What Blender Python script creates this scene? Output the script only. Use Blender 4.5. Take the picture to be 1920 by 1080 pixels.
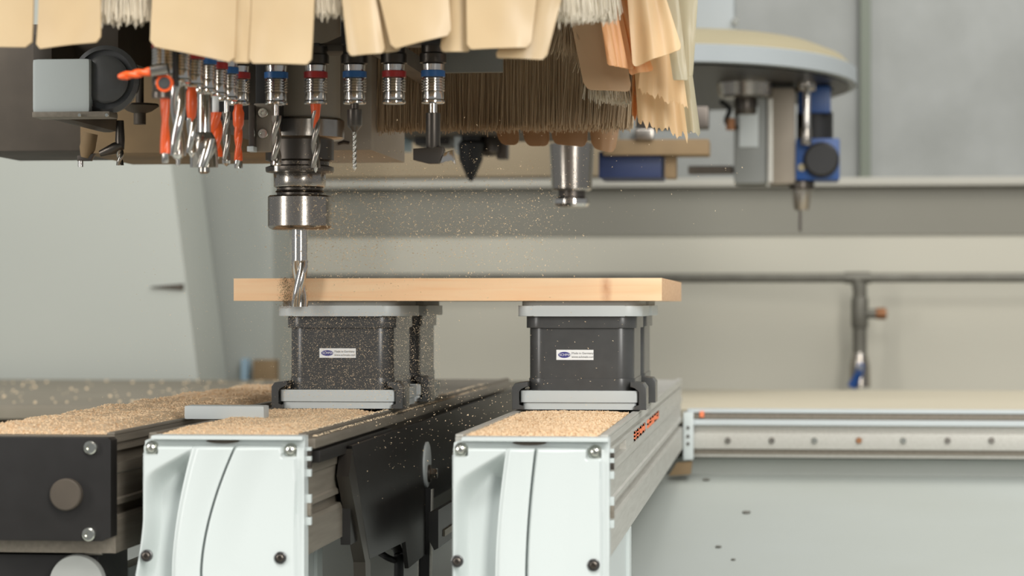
import bpy, bmesh, math, random
from mathutils import Vector, Matrix, noise
random.seed(7)
scene = bpy.context.scene
for o in list(bpy.data.objects): bpy.data.objects.remove(o, do_unlink=True)
COL = scene.collection

# ------------------------------------------------------------------ camera
FPX = 4670.0                      # focal length in pixels of the 1920 px frame
VPX, HY = 1460.0, 570.0           # where the machine's depth axis and the horizon fall
TH = math.atan((VPX-960)/FPX)
CT, ST = math.cos(TH), math.sin(TH)
CZ = 1.05                         # camera height above the floor
cam_d = bpy.data.cameras.new('camera'); cam = bpy.data.objects.new('camera', cam_d); COL.objects.link(cam)
cam.location = (0, 0, CZ); cam.rotation_euler = (math.pi/2, 0, TH)
cam_d.sensor_width = 36; cam_d.lens = 36*FPX/1920
cam_d.shift_y = (HY-540)/1920
cam_d.clip_start = .05; cam_d.clip_end = 60
cam_d.dof.use_dof = True; cam_d.dof.focus_distance = 2.27; cam_d.dof.aperture_fstop = 8.5
scene.camera = cam

# ------------------------------------------------------------------ world, lights, exposure
w = bpy.data.worlds.new('hall_light'); scene.world = w; w.use_nodes = True
w.node_tree.nodes['Background'].inputs[0].default_value = (.93, .97, 1, 1)
w.node_tree.nodes['Background'].inputs[1].default_value = .26
def area(name, loc, target, sx, sy, power, col=(1, 1, 1)):
    d = bpy.data.lights.new(name, 'AREA'); d.shape = 'RECTANGLE'; d.size = sx; d.size_y = sy
    d.energy = power; d.color = col
    o = bpy.data.objects.new(name, d); COL.objects.link(o); o.location = loc
    o.rotation_euler = (Vector(target)-Vector(loc)).to_track_quat('-Z', 'Y').to_euler()
    return o
area('key_softbox', (1.5, -1.25, 2.5), (-.25, 2.3, 1.0), .8, 2.7, 112, (1, .975, .93))
area('side_softbox', (-3.0, .1, 2.0), (-.35, 2.3, 1.05), .6, 2.6, 50, (1, .97, .92))
area('added_top_light', (-.3, .35, 3.3), (-.3, 2.2, 1.0), 1.4, .6, 48, (1, .985, .96))  # unseen overhead light, added so that downward slopes turn darker
area('added_rear_light', (.9, 3.9, 3.1), (.3, 5.2, .9), 2.4, 1.0, 36, (1, .97, .92))  # added to brighten the back wall, no visible fixture
area('added_mid_light', (1.3, 2.4, 3.0), (.3, 3.2, .7), 2.0, .8, 20, (.96, .98, 1))  # unseen overhead light, added for the background machinery
scene.view_settings.view_transform = 'Standard'
try: scene.view_settings.look = 'None'
except Exception: pass
scene.view_settings.gamma = 1; scene.view_settings.use_curve_mapping = False
scene.view_settings.exposure = 0.18

# ------------------------------------------------------------------ measuring helpers
def W(px, py, Y):
    """world point seen at (px,py) in the 1920x1080 photograph, lying on the plane of depth Y"""
    u = (px-960)/FPX
    X = Y*(u*CT-ST)/(CT+u*ST)
    return Vector((X, Y, CZ+(HY-py)/FPX*(-X*ST+Y*CT)))
def mpp(px, Y):
    p = W(px, HY, Y); return (-p.x*ST+p.y*CT)/FPX
def X_(px, Y): return W(px, HY, Y).x
def Z_(px, py, Y): return W(px, py, Y).z

# ------------------------------------------------------------------ materials
def lin(c):
    c = c/255.0
    return c/12.92 if c <= .04045 else ((c+.055)/1.055)**2.4
def rgb(r, g, b): return (lin(r), lin(g), lin(b), 1)
MATS = {}
def mat(name, col, rough=.5, metal=0, noise_amt=0, nscale=30, col2=None, bump=0, stretch=(1, 1, 1), trans=0, coat=0, ior=None, bscale=None):
    m = bpy.data.materials.new(name); m.use_nodes = True; nt = m.node_tree
    b = nt.nodes['Principled BSDF']
    b.inputs['Base Color'].default_value = col; b.inputs['Roughness'].default_value = rough; b.inputs['Metallic'].default_value = metal
    if coat: b.inputs['Coat Weight'].default_value = coat; b.inputs['Coat Roughness'].default_value = .15
    if noise_amt or bump:
        tc = nt.nodes.new('ShaderNodeTexCoord'); mp = nt.nodes.new('ShaderNodeMapping'); mp.inputs['Scale'].default_value = stretch
        nz = nt.nodes.new('ShaderNodeTexNoise'); nz.inputs['Scale'].default_value = nscale; nz.inputs['Detail'].default_value = 6
        nt.links.new(tc.outputs['Object'], mp.inputs['Vector']); nt.links.new(mp.outputs[0], nz.inputs['Vector'])
        if noise_amt:
            cr = nt.nodes.new('ShaderNodeValToRGB'); cr.color_ramp.elements[0].position = .5-.5*noise_amt*.6; cr.color_ramp.elements[1].position = .5+.5*noise_amt*.6
            c2 = col2 or tuple(x*.75 for x in col[:3])+(1,)
            cr.color_ramp.elements[0].color = c2; cr.color_ramp.elements[1].color = col
            nt.links.new(nz.outputs['Fac'], cr.inputs[0]); nt.links.new(cr.outputs[0], b.inputs['Base Color'])
        if bump:
            bp = nt.nodes.new('ShaderNodeBump'); bp.inputs['Strength'].default_value = bump; bp.inputs['Distance'].default_value = .001
            if bscale:
                n2 = nt.nodes.new('ShaderNodeTexNoise'); n2.inputs['Scale'].default_value = bscale; nt.links.new(mp.outputs[0], n2.inputs['Vector'])
                nt.links.new(n2.outputs['Fac'], bp.inputs['Height'])
            else: nt.links.new(nz.outputs['Fac'], bp.inputs['Height'])
            nt.links.new(bp.outputs[0], b.inputs['Normal'])
    if trans:
        tr = nt.nodes.new('ShaderNodeBsdfTranslucent'); mx = nt.nodes.new('ShaderNodeMixShader'); mx.inputs[0].default_value = trans
        tr.inputs[0].default_value = col
        nt.links.new(b.outputs[0], mx.inputs[1]); nt.links.new(tr.outputs[0], mx.inputs[2])
        nt.links.new(mx.outputs[0], nt.nodes['Material Output'].inputs[0])
    MATS[name] = m; return m
mat('white_paint', rgb(200, 207, 205), .35, coat=.2, bump=.05, nscale=400)
mat('light_grey_plastic', rgb(196, 202, 202), .4)
mat('pad_rubber', rgb(150, 152, 148), .6)
mat('black_plastic', rgb(80, 80, 79), .27, noise_amt=1, nscale=60, col2=rgb(70, 70, 69))
mat('black_metal', rgb(34, 32, 31), .42, noise_amt=1, nscale=40, col2=rgb(24, 22, 20))
mat('black_rubber', rgb(20, 20, 20), .6)
mat('matt_black', rgb(26, 25, 25), .6)
mat('aluminium', rgb(200, 198, 190), .45, .35, noise_amt=1, nscale=50, col2=rgb(180, 177, 168), stretch=(6, .3, 6))
mat('alu_dark', rgb(142, 134, 121), .5, .3, noise_amt=1, nscale=40, col2=rgb(118, 110, 98), stretch=(6, .3, 6))
mat('chrome', rgb(215, 210, 203), .13, 1)
mat('steel', rgb(170, 163, 154), .22, 1, bump=.05, nscale=300)
mat('dark_steel', rgb(92, 86, 80), .35, .9)
mat('screw_steel', rgb(205, 205, 195), .2, 1)
mat('dusty_dark', rgb(92, 83, 72), .6, .2, noise_amt=1, nscale=14, col2=rgb(60, 53, 45))
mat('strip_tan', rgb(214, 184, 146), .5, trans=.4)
mat('dusty_brown', rgb(154, 128, 92), .75, noise_amt=1, nscale=12, col2=rgb(112, 94, 70))
mat('head_grey', rgb(158, 148, 134), .5, .25, noise_amt=1, nscale=8, col2=rgb(136, 126, 112))
mat('orange_coat', rgb(238, 92, 30), .35, coat=.3)
mat('red_ring', rgb(168, 44, 40), .4)
mat('blue_ring', rgb(48, 100, 158), .4)
mat('curtain', rgb(218, 196, 158), .42, trans=.3, noise_amt=1, nscale=14, col2=rgb(204, 178, 138), coat=.15)
mat('curtain_orange', rgb(248, 208, 158), .45, trans=.4, noise_amt=1, nscale=16, col2=rgb(243, 186, 132), stretch=(8, 8, .6))  # orange streaks put the shadows of the strips into the colour
mat('curtain_peach', rgb(248, 226, 186), .45, trans=.4, noise_amt=1, nscale=14, col2=rgb(246, 212, 166), stretch=(8, 8, .8))
mat('curtain_pale', rgb(216, 208, 182), .35, trans=.5)
mat('bristle_white', rgb(236, 226, 206), .6, trans=.2)
mat('bristle_dark', rgb(206, 184, 152), .6, noise_amt=1, nscale=10, col2=rgb(176, 152, 122), trans=.15)
mat('bristle_core', rgb(150, 130, 104), .9, noise_amt=1, nscale=500, col2=rgb(100, 84, 64), stretch=(1, 1, .03))
mat('strip_shade_brown', rgb(176, 140, 102), .5, trans=.3)  # the rear strips' shade under the hood is put into this brown
mat('sawdust', rgb(244, 222, 188), .9, noise_amt=1, nscale=420, col2=rgb(214, 178, 138), bump=.6)
mat('chip', rgb(240, 216, 180), .8)
mat('wall_beige', rgb(192, 188, 173), .7, noise_amt=1, nscale=1.6, col2=rgb(184, 181, 167))
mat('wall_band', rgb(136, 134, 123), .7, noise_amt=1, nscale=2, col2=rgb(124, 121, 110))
mat('wall_ledge', rgb(172, 169, 158), .5)
mat('galvanized', rgb(140, 142, 139), .5, .2, noise_amt=1, nscale=9, col2=rgb(124, 126, 122))
mat('seam_green', rgb(112, 118, 106), .6)
mat('hood_paint', rgb(158, 164, 166), .5)
mat('column_paint', rgb(190, 193, 184), .55, noise_amt=1, nscale=2, col2=rgb(183, 187, 179))
mat('column_side', rgb(168, 171, 163), .6, noise_amt=1, nscale=2, col2=rgb(158, 161, 154))
mat('bed_sheet', rgb(176, 181, 176), .5, noise_amt=1, nscale=2.5, col2=rgb(166, 170, 162))
mat('table_brown', rgb(150, 142, 126), .6, noise_amt=1, nscale=8, col2=rgb(132, 123, 106))
mat('table_cream', rgb(196, 187, 164), .6, noise_amt=1, nscale=3, col2=rgb(184, 175, 153))
mat('cream_lid', rgb(150, 140, 112), .6)
mat('rear_brown', rgb(158, 142, 116), .7, noise_amt=1, nscale=3, col2=rgb(138, 124, 100))
mat('blue_paint', rgb(16, 66, 128), .4)
mat('navy_paint', rgb(28, 44, 84), .5)
mat('copper', rgb(150, 104, 70), .45, .4)
mat('pipe_grey', rgb(120, 118, 108), .5, .4, noise_amt=1, nscale=20, col2=rgb(98, 95, 86))
mat('floor_grey', rgb(150, 150, 144), .7, noise_amt=1, nscale=4, col2=rgb(130, 130, 124))
mat('sticker_white', rgb(240, 241, 240), .5)
mat('print_blue', rgb(62, 60, 132), .5)
mat('print_grey', rgb(110, 112, 112), .6)
mat('marking_orange', rgb(240, 130, 84), .5)
mat('pale_blue', rgb(150, 176, 192), .4)
mat('debris', rgb(110, 108, 100), .8)

# wood with grain along X and a knot
def wood_mat(knot):
    m = bpy.data.materials.new('beech_wood'); m.use_nodes = True; nt = m.node_tree; N = nt.nodes; L = nt.links
    b = N['Principled BSDF']; b.inputs['Roughness'].default_value = .55
    tc = N.new('ShaderNodeTexCoord'); mp = N.new('ShaderNodeMapping'); mp.inputs['Scale'].default_value = (1.2, 6, 22)
    nz = N.new('ShaderNodeTexNoise'); nz.inputs['Scale'].default_value = 6; nz.inputs['Detail'].default_value = 8; nz.inputs['Distortion'].default_value = .6
    L.new(tc.outputs['Object'], mp.inputs[0]); L.new(mp.outputs[0], nz.inputs['Vector'])
    cr = N.new('ShaderNodeValToRGB'); cr.color_ramp.elements[0].position = .3; cr.color_ramp.elements[1].position = .7
    cr.color_ramp.elements[0].color = rgb(250, 202, 154); cr.color_ramp.elements[1].color = rgb(254, 220, 178)
    L.new(nz.outputs['Fac'], cr.inputs[0])
    mk = N.new('ShaderNodeMapping'); mk.vector_type = 'POINT'
    mk.inputs['Location'].default_value = tuple(-a*s for a, s in zip(knot, (140, 0, 42))); mk.inputs['Scale'].default_value = (140, 0, 42)
    gr = N.new('ShaderNodeTexGradient'); gr.gradient_type = 'SPHERICAL'
    n2 = N.new('ShaderNodeTexNoise'); n2.inputs['Scale'].default_value = 120
    L.new(tc.outputs['Object'], mk.inputs[0]); L.new(mk.outputs[0], gr.inputs[0]); L.new(tc.outputs['Object'], n2.inputs['Vector'])
    mu = N.new('ShaderNodeMath'); mu.operation = 'MULTIPLY'; L.new(gr.outputs['Fac'], mu.inputs[0]); L.new(n2.outputs['Fac'], mu.inputs[1])
    mx = N.new('ShaderNodeMixRGB'); L.new(mu.outputs[0], mx.inputs[0]); L.new(cr.outputs[0], mx.inputs[1]); mx.inputs[2].default_value = rgb(176, 96, 50)
    L.new(mx.outputs[0], b.inputs['Base Color']); return m

# ------------------------------------------------------------------ object helpers
def M(n): return MATS[n] if isinstance(n, str) else n
def new_obj(name, bm, material, parent=None, smooth=35, loc=None):
    """link a bmesh (in world coordinates, or local to loc) as one mesh object"""
    me = bpy.data.meshes.new(name)
    bmesh.ops.recalc_face_normals(bm, faces=bm.faces)
    bm.to_mesh(me); bm.free()
    me.materials.append(M(material))
    if smooth:
        me.shade_smooth(); me.set_sharp_from_angle(angle=math.radians(smooth))
    o = bpy.data.objects.new(name, me); COL.objects.link(o)
    if parent is not None:
        o.parent = parent; o.matrix_parent_inverse = Matrix.Identity(4)
        if loc is not None: o.location = loc
    elif loc is not None: o.location = loc
    return o
def tag(o, label=None, cat=None, group=None, kind=None):
    if label: o['label'] = label
    if cat: o['category'] = cat
    if group: o['group'] = group
    if kind: o['kind'] = kind
    return o
def thing(name, loc, label, cat, group=None):
    o = bpy.data.objects.new(name, None); COL.objects.link(o); o.location = loc; o.empty_display_size = .02
    return tag(o, label, cat, group)
def copy_thing(src, loc, label, group=None):
    r = src.copy(); COL.objects.link(r); r.location = loc; r['label'] = label
    if group: r['group'] = group
    for ch in list(src.children):
        c = ch.copy(); COL.objects.link(c); c.parent = r
        for g in ch.children:
            d = g.copy(); COL.objects.link(d); d.parent = c
    return r
def B(): return bmesh.new()
def box(bm, a, b, bev=0):
    """axis aligned box between corners a and b"""
    x0, x1 = sorted((a[0], b[0])); y0, y1 = sorted((a[1], b[1])); z0, z1 = sorted((a[2], b[2]))
    g = bmesh.ops.create_cube(bm, size=1)
    vs = g['verts']
    for v in vs:
        v.co = Vector((x0 if v.co.x < 0 else x1, y0 if v.co.y < 0 else y1, z0 if v.co.z < 0 else z1))
    if bev:
        es = list({e for v in vs for e in v.link_edges})
        bmesh.ops.bevel(bm, geom=es, offset=bev, segments=2, profile=.7, affect='EDGES')
    return bm
def lathe(bm, prof, axis='Z', c=(0, 0, 0), n=48, a0=0, phase=0):
    """revolve (r, h) profile about an axis through c"""
    rings = []
    for r, h in prof:
        ring = []
        for i in range(n):
            t = 2*math.pi*i/n+phase
            p, q = r*math.cos(t), r*math.sin(t)
            v = {'Z': (p, q, h), 'Y': (p, h, q), 'X': (h, p, q)}[axis]
            ring.append(bm.verts.new((c[0]+v[0], c[1]+v[1], c[2]+v[2])))
        rings.append(ring)
    for a, b in zip(rings, rings[1:]):
        for i in range(n): bm.faces.new((a[i], a[(i+1) % n], b[(i+1) % n], b[i]))
    bm.faces.new(rings[0]); bm.faces.new(list(reversed(rings[-1])))
    return bm
def prism(bm, pts, d0, d1, axis='Y', bev=0):
    """extrude a 2D outline along an axis: Y -> pts are (x,z), X -> (y,z), Z -> (x,y)"""
    f = {'Y': lambda p, d: (p[0], d, p[1]), 'X': lambda p, d: (d, p[0], p[1]), 'Z': lambda p, d: (p[0], p[1], d)}[axis]
    a = [bm.verts.new(f(p, d0)) for p in pts]; b = [bm.verts.new(f(p, d1)) for p in pts]
    n = len(pts)
    f1 = bm.faces.new(a); f2 = bm.faces.new(list(reversed(b)))
    for i in range(n): bm.faces.new((a[i], b[i], b[(i+1) % n], a[(i+1) % n]))
    if bev:
        es = list(set(list(f1.edges)+list(f2.edges)))
        bmesh.ops.bevel(bm, geom=es, offset=bev, segments=2, profile=.7, affect='EDGES')
    return bm
def rrect(x0, x1, y0, y1, r, n=8):
    pts = []
    for cx, cy, a in ((x1-r, y1-r, 0), (x0+r, y1-r, 90), (x0+r, y0+r, 180), (x1-r, y0+r, 270)):
        for i in range(n+1):
            t = math.radians(a+90*i/n); pts.append((cx+r*math.cos(t), cy+r*math.sin(t)))
    return pts
def tube(bm, pts, r, n=10):
    pts = [Vector(p) for p in pts]; rings = []
    for i, p in enumerate(pts):
        d = (pts[min(i+1, len(pts)-1)]-pts[max(i-1, 0)]).normalized()
        up = Vector((0, 0, 1)) if abs(d.z) < .9 else Vector((0, 1, 0))
        a = d.cross(up).normalized(); b = d.cross(a)
        rr = r[i] if isinstance(r, (list, tuple)) else r
        rings.append([bm.verts.new(p+rr*(math.cos(2*math.pi*k/n)*a+math.sin(2*math.pi*k/n)*b)) for k in range(n)])
    for a, b in zip(rings, rings[1:]):
        for i in range(n): bm.faces.new((a[i], a[(i+1) % n], b[(i+1) % n], b[i]))
    bm.faces.new(rings[0]); bm.faces.new(list(reversed(rings[-1])))
    return bm
def bez(p, n=16):
    out = []
    P = [Vector(q) for q in p]
    P = [P[0]*2-P[1]]+P+[P[-1]*2-P[-2]]
    for i in range(1, len(P)-2):
        for k in range(n):
            t = k/n
            out.append(.5*((2*P[i])+(-P[i-1]+P[i+1])*t+(2*P[i-1]-5*P[i]+4*P[i+1]-P[i+2])*t*t+(-P[i-1]+3*P[i]-3*P[i+1]+P[i+2])*t**3))
    out.append(P[-2]); return out
def text_bm(bm, s, size, mtx, depth=.0001):
    cu = bpy.data.curves.new('t', 'FONT'); cu.body = s; cu.size = size; cu.extrude = depth; cu.align_x = 'LEFT'; cu.align_y = 'CENTER'
    o = bpy.data.objects.new('t', cu); COL.objects.link(o)
    dg = bpy.context.evaluated_depsgraph_get(); me = bpy.data.meshes.new_from_object(o.evaluated_get(dg))
    me.transform(mtx); bm.from_mesh(me)
    bpy.data.objects.remove(o); bpy.data.curves.remove(cu); bpy.data.meshes.remove(me)
    return bm

# ================================================================== THE SETTING
bm = B(); box(bm, (-4.5, -2.6, -.05), (5, 6.2, 0)); tag(new_obj('floor', bm, 'floor_grey', smooth=0), kind='structure')
YW = 5.5
m1 = mpp(1200, YW)
bm = B(); box(bm, (-4.5, YW, 0), (5, YW+.15, Z_(1200, 442, YW)))
tag(new_obj('wall_back', bm, 'wall_beige', smooth=0), kind='structure')
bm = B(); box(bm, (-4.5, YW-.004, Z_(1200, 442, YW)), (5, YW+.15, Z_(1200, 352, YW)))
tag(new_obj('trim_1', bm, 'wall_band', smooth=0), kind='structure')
bm = B(); box(bm, (-4.5, YW-.03, Z_(1200, 352, YW)), (5, YW+.15, Z_(1200, 336, YW)), .004)
tag(new_obj('trim_2', bm, 'wall_ledge'), kind='structure')
bm = B(); box(bm, (-4.5, YW+.02, Z_(1200, 336, YW)), (5, YW+.15, 3.2))
tag(new_obj('wall_upper_back', bm, 'galvanized', smooth=0), kind='structure')
bm = B(); box(bm, (X_(1612, YW), YW-.02, Z_(1620, 336, YW)), (X_(1632, YW), YW+.03, 3.2), .003)
tag(new_obj('trim_3', bm, 'seam_green'), kind='structure')
# brown panel fixed on the upper wall behind the machine head
p0, p1 = W(560, 336, YW), W(1180, 225, YW)
bm = B(); box(bm, (p0.x, YW-.025, p0.z+.001), (p1.x, YW+.019, p1.z), .004)
tag(new_obj('rear_cover_panel', bm, 'rear_brown'), 'brown dusty cover panel on the back wall above the pale ledge, behind the brush', 'panel')
# columns at the left
YC = 4.75
pts = [(-.35+X_(0, YC), 0), (X_(376, YC), 0), (X_(372, YC), Z_(372, 716, YC)), (X_(318, YC), Z_(318, 285, YC)), (X_(300, YC), 2.9), (-.35+X_(0, YC), 2.9)]
bm = B(); prism(bm, pts, YC, YC+.25, 'Y', .012)
o = tag(new_obj('gantry_column', bm, 'column_paint'), 'wide pale grey column with a slanted right edge, left background', 'column')
bm = B()
for i in range(10): pass
a, b_ = W(283, 533, YC-.004), W(344, 544, YC-.004)
prism(bm, [(a.x, (a.z+b_.z)/2+.001), (b_.x, a.z+.001), (b_.x, b_.z), (a.x, (a.z+b_.z)/2-.0005)], YC-.006, YC+.002)
new_obj('slot', bm, 'dusty_dark', o)
pts = [(X_(330, YC+.3), 0), (X_(512, YC+.3), 0), (X_(512, YC+.3), 2.9), (X_(330, YC+.3), 2.9)]
bm = B(); prism(bm, pts, YC+.3, YC+.5, 'Y', .006)
o = tag(new_obj('gantry_upright', bm, 'column_side'), 'darker grey upright standing right of the slanted pale column', 'column')
bm = B(); box(bm, W(452, 715, YC+.27), W(470, 672, YC+.299)); new_obj('light_cover', bm, 'pale_blue', o)
bm = B(); box(bm, W(474, 716, YC+.25), W(524, 674, YC+.299), .003)
new_obj('brown_cover', bm, 'dusty_brown', o)

# machine base: a sloping sheet metal bed reaching the floor
zs0 = Z_(1500, 890, 3.45)
bedn0 = .27/(3.44-1.55)
pts = [(1.55, 0), (3.44, 0), (3.44, zs0), (1.55, zs0-.27)]
bm = B(); prism(bm, pts, -2.0, 1.9, 'X')
mb = tag(new_obj('machine_bed', bm, 'bed_sheet', smooth=0), 'sloping pale grey sheet metal machine bed under the beams', 'machine bed')
YR = 3.42
za, zb = Z_(1500, 770, YR), Z_(1500, 890, YR)
bm = B(); box(bm, (X_(1240, YR)-1.6, YR+.03, 0), (1.9, YR+.1, Z_(1500, 862, YR)))
new_obj('rear_lip', bm, 'bed_sheet', mb, smooth=0)
# rear table on top of the rail
bm = B(); box(bm, (X_(980, YR), YR+.0285, za-.02), (1.9, 4.25, za), .002)
box(bm, (X_(980, YR)+.02, YR+.5, 0), (1.88, 4.2, za-.02))
tag(new_obj('rear_table', bm, 'table_cream'), 'flat cream coloured table top behind the aluminium rail on the right', 'table')
bm = B(); box(bm, (-2.6, YR+.06, za-.02), (X_(980, YR)-.002, 4.68, za), .002)
box(bm, (-2.5, YR+.5, 0), (X_(980, YR)-.02, 4.5, za-.02))
tag(new_obj('side_table', bm, 'table_brown'), 'dusty brown table top at left behind the sawdust covered beams', 'table')
bm = B()
for i in range(170):
    x = random.uniform(-1.45, -.7); y = random.uniform(3.55, 4.6); s = random.uniform(.001, .003)
    g = bmesh.ops.create_icosphere(bm, subdivisions=1, radius=s)
    bmesh.ops.translate(bm, verts=g['verts'], vec=(x, y, za+s*.4))
tag(new_obj('scattered_chips', bm, 'chip'), 'pale wood chips scattered over the brown table top', 'wood chips', kind='stuff')
# rear rail
rail = thing('rear_rail', (X_(1290, YR), YR, za), 'silver aluminium guide rail with bolts running right behind the right beam', 'rail')
def lp(o, v): return Vector(v)-o.location
def pbox(name, parent, a, b, m, bev=.001, label=None):
    bm = B(); box(bm, Vector(a)-parent.location, Vector(b)-parent.location, bev)
    o = new_obj(name, bm, m, parent)
    if label: o['label'] = label
    return o
xr0, xr1 = X_(1300, YR), 1.8
def rz(y): return Z_(1500, y, YR)
pbox('profile', rail, (xr0, YR, rz(858)), (xr1, YR+.028, rz(773)), 'aluminium')
pbox('top_edge', rail, (xr0-.008, YR-.006, rz(774)), (xr1, YR+.028, rz(768)), 'light_grey_plastic', .0005)
pbox('slot_strip', rail, (xr0, YR-.003, rz(786)), (xr1, YR+.002, rz(775)), 'alu_dark', .0005, 'dark slot strip')
pbox('upper_lip', rail, (xr0, YR-.012, rz(797)), (xr1, YR+.002, rz(787)), 'light_grey_plastic', .001)
pbox('guide_bar', rail, (xr0, YR-.008, rz(842)), (xr1, YR+.002, rz(812)), 'aluminium', .001)
pbox('lower_groove', rail, (xr0, YR-.002, rz(852)), (xr1, YR+.002, rz(842)), 'alu_dark', .0005)
for px, c in ((1365, 'steel'), (1447, 'steel'), (1527, 'screw_steel'), (1610, 'copper'), (1693, 'screw_steel'), (1776, 'steel'), (1858, 'steel')):
    p = W(px, 825, YR)
    bm = B(); lathe(bm, [(.0038, -.0005), (.0042, .001), (.0035, .003)], 'Y', p-rail.location+Vector((0, -.012, 0)), 16); new_obj('bolt', bm, c, rail)
for px, py in ((1316, 777),):
    p = W(px, py, YR-.01); bm = B(); box(bm, p+Vector((-.003, 0, -.004)), p+Vector((.003, .004, .004)), .001)
    tag(new_obj('rail_marker', bm, 'marking_orange'), 'tiny orange marker on the rear rail beside the white bracket', 'marker')
# rail end bracket
brk = thing('rail_bracket', W(1292, 865, YR-.02), 'white end bracket where the right beam meets the rear rail', 'bracket')
pbox('plate', brk, W(1281, 862, YR-.03), W(1301, 772, YR-.008), 'white_paint', .0015)
for py in (802, 818, 832):
    p = W(1290, py, YR-.03); bm = B(); lathe(bm, [(.0022, -.002), (.0022, .001)], 'Y', p-brk.location, 12); new_obj('screw', bm, 'dark_steel', brk)
bm = B(); prism(bm, [(X_(1255, YR), Z_(1255, 890, YR)), (X_(1296, YR), Z_(1296, 887, YR)), (X_(1299, YR), Z_(1299, 863, YR)), (X_(1270, YR), Z_(1270, 866, YR))], YR-.025, YR-.006)
new_obj('clamp_foot', bm, 'dusty_brown', brk, loc=-brk.location)['label'] = 'brown clamp foot'

# water/air pipe on the wall
YP = YW-.12
pipe = thing('wall_pipe', W(1608, 521, YP), 'grey pipe run along the beige wall with a branch hanging down', 'pipe')
bm = B(); lathe(bm, [(.0098, -1.35), (.0098, 1.5)], 'X', (0, 0, 0), 20); new_obj('long_pipe', bm, 'pipe_grey', pipe)
k = mpp(1608, YP)
bm = B(); lathe(bm, [(.0125, -24*k), (.0125, 24*k)], 'X', (0, 0, 0), 20); lathe(bm, [(.0125, -20*k), (.0125, 0)], 'Z', (0, 0, 0), 20)
new_obj('tee_joint', bm, 'pipe_grey', pipe)
c = Vector((4*k, 0, 0))
bm = B(); lathe(bm, [(13*k, -185*k), (13*k, -8*k)], 'Z', c, 20); new_obj('down_pipe', bm, 'pipe_grey', pipe)
bm = B(); lathe(bm, [(14*k, -95*k), (16*k, -90*k), (16*k, -40*k), (14*k, -36*k)], 'Z', c, 20); lathe(bm, [(9*k, 10*k), (9*k, 30*k)], 'X', (c.x, 0, -67*k), 16)
new_obj('branch_joint', bm, 'pipe_grey', pipe)
bm = B(); lathe(bm, [(10*k, 30*k), (11*k, 32*k), (11*k, 48*k), (8*k, 50*k)], 'X', (c.x, 0, -67*k), 16); new_obj('copper_plug', bm, 'copper', pipe)
bm = B(); lathe(bm, [(20*k, -205*k), (19*k, -165*k), (13*k, -140*k)], 'Z', c, 20); new_obj('valve_body', bm, 'steel', pipe)
bm = B(); tube(bm, [(-12*k, -.03, -204*k), (2*k, -.032, -178*k), (6*k, -.03, -160*k)], [9*k, 8*k, 6*k], 10); new_obj('valve_handle', bm, 'blue_paint', pipe)
bm = B(); lathe(bm, [(4*k, -.001), (4*k, .004)], 'Y', (4*k, -.045, -168*k), 12); new_obj('handle_screw', bm, 'screw_steel', pipe)

# ================================================================== BEAMS
YCAP = 1.905
ZT = Z_(1000, 822, YCAP)                  # beam top
BW = X_(1145, YCAP)-X_(850, YCAP)
BH = .093
def side_profile(xl, xr):
    w_ = xr-xl
    R = [(0, 0), (0, -.006), (-.0025, -.006), (-.0025, -.010), (0, -.010), (0, -.0125), (-.006, -.0125), (-.006, -.0225), (0, -.0225),
         (0, -.030), (-.0015, -.0315), (-.0015, -.050), (0, -.0515), (0, -.0555), (-.005, -.0555), (-.005, -.0635), (.0, -.0635), (.001, -.067), (.001, -BH)]
    pts = [(xr+x, z) for x, z in R]+[(xl-x, z) for x, z in reversed(R)]
    return pts
def make_beam(pxl, pxr, label, cap_kind, side_mat, sweep=0.0):
    xl, xr = X_(pxl, YCAP), X_(pxr, YCAP)
    cx = (xl+xr)/2
    t = thing('console_beam', (cx, YCAP, ZT), label, 'machine beam', 'beams carrying the suction blocks')
    hw = (xr-xl)/2
    bm = B(); prism(bm, side_profile(-hw, hw-.003), .012, 3.40-YCAP, 'Y'); new_obj('profile', bm, side_mat, t, smooth=0)
    # raised rail strips along the top edges
    for s in (-1, 1):
        bm = B(); e = hw-.003 if s > 0 else hw
        box(bm, (s*e, .013, .0002), (s*(e-.006), 3.39-YCAP, .0022), .0005); new_obj('edge_rail', bm, 'aluminium' if side_mat == 'aluminium' else 'alu_dark', t)
    return t, cx, hw, xl, xr
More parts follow.
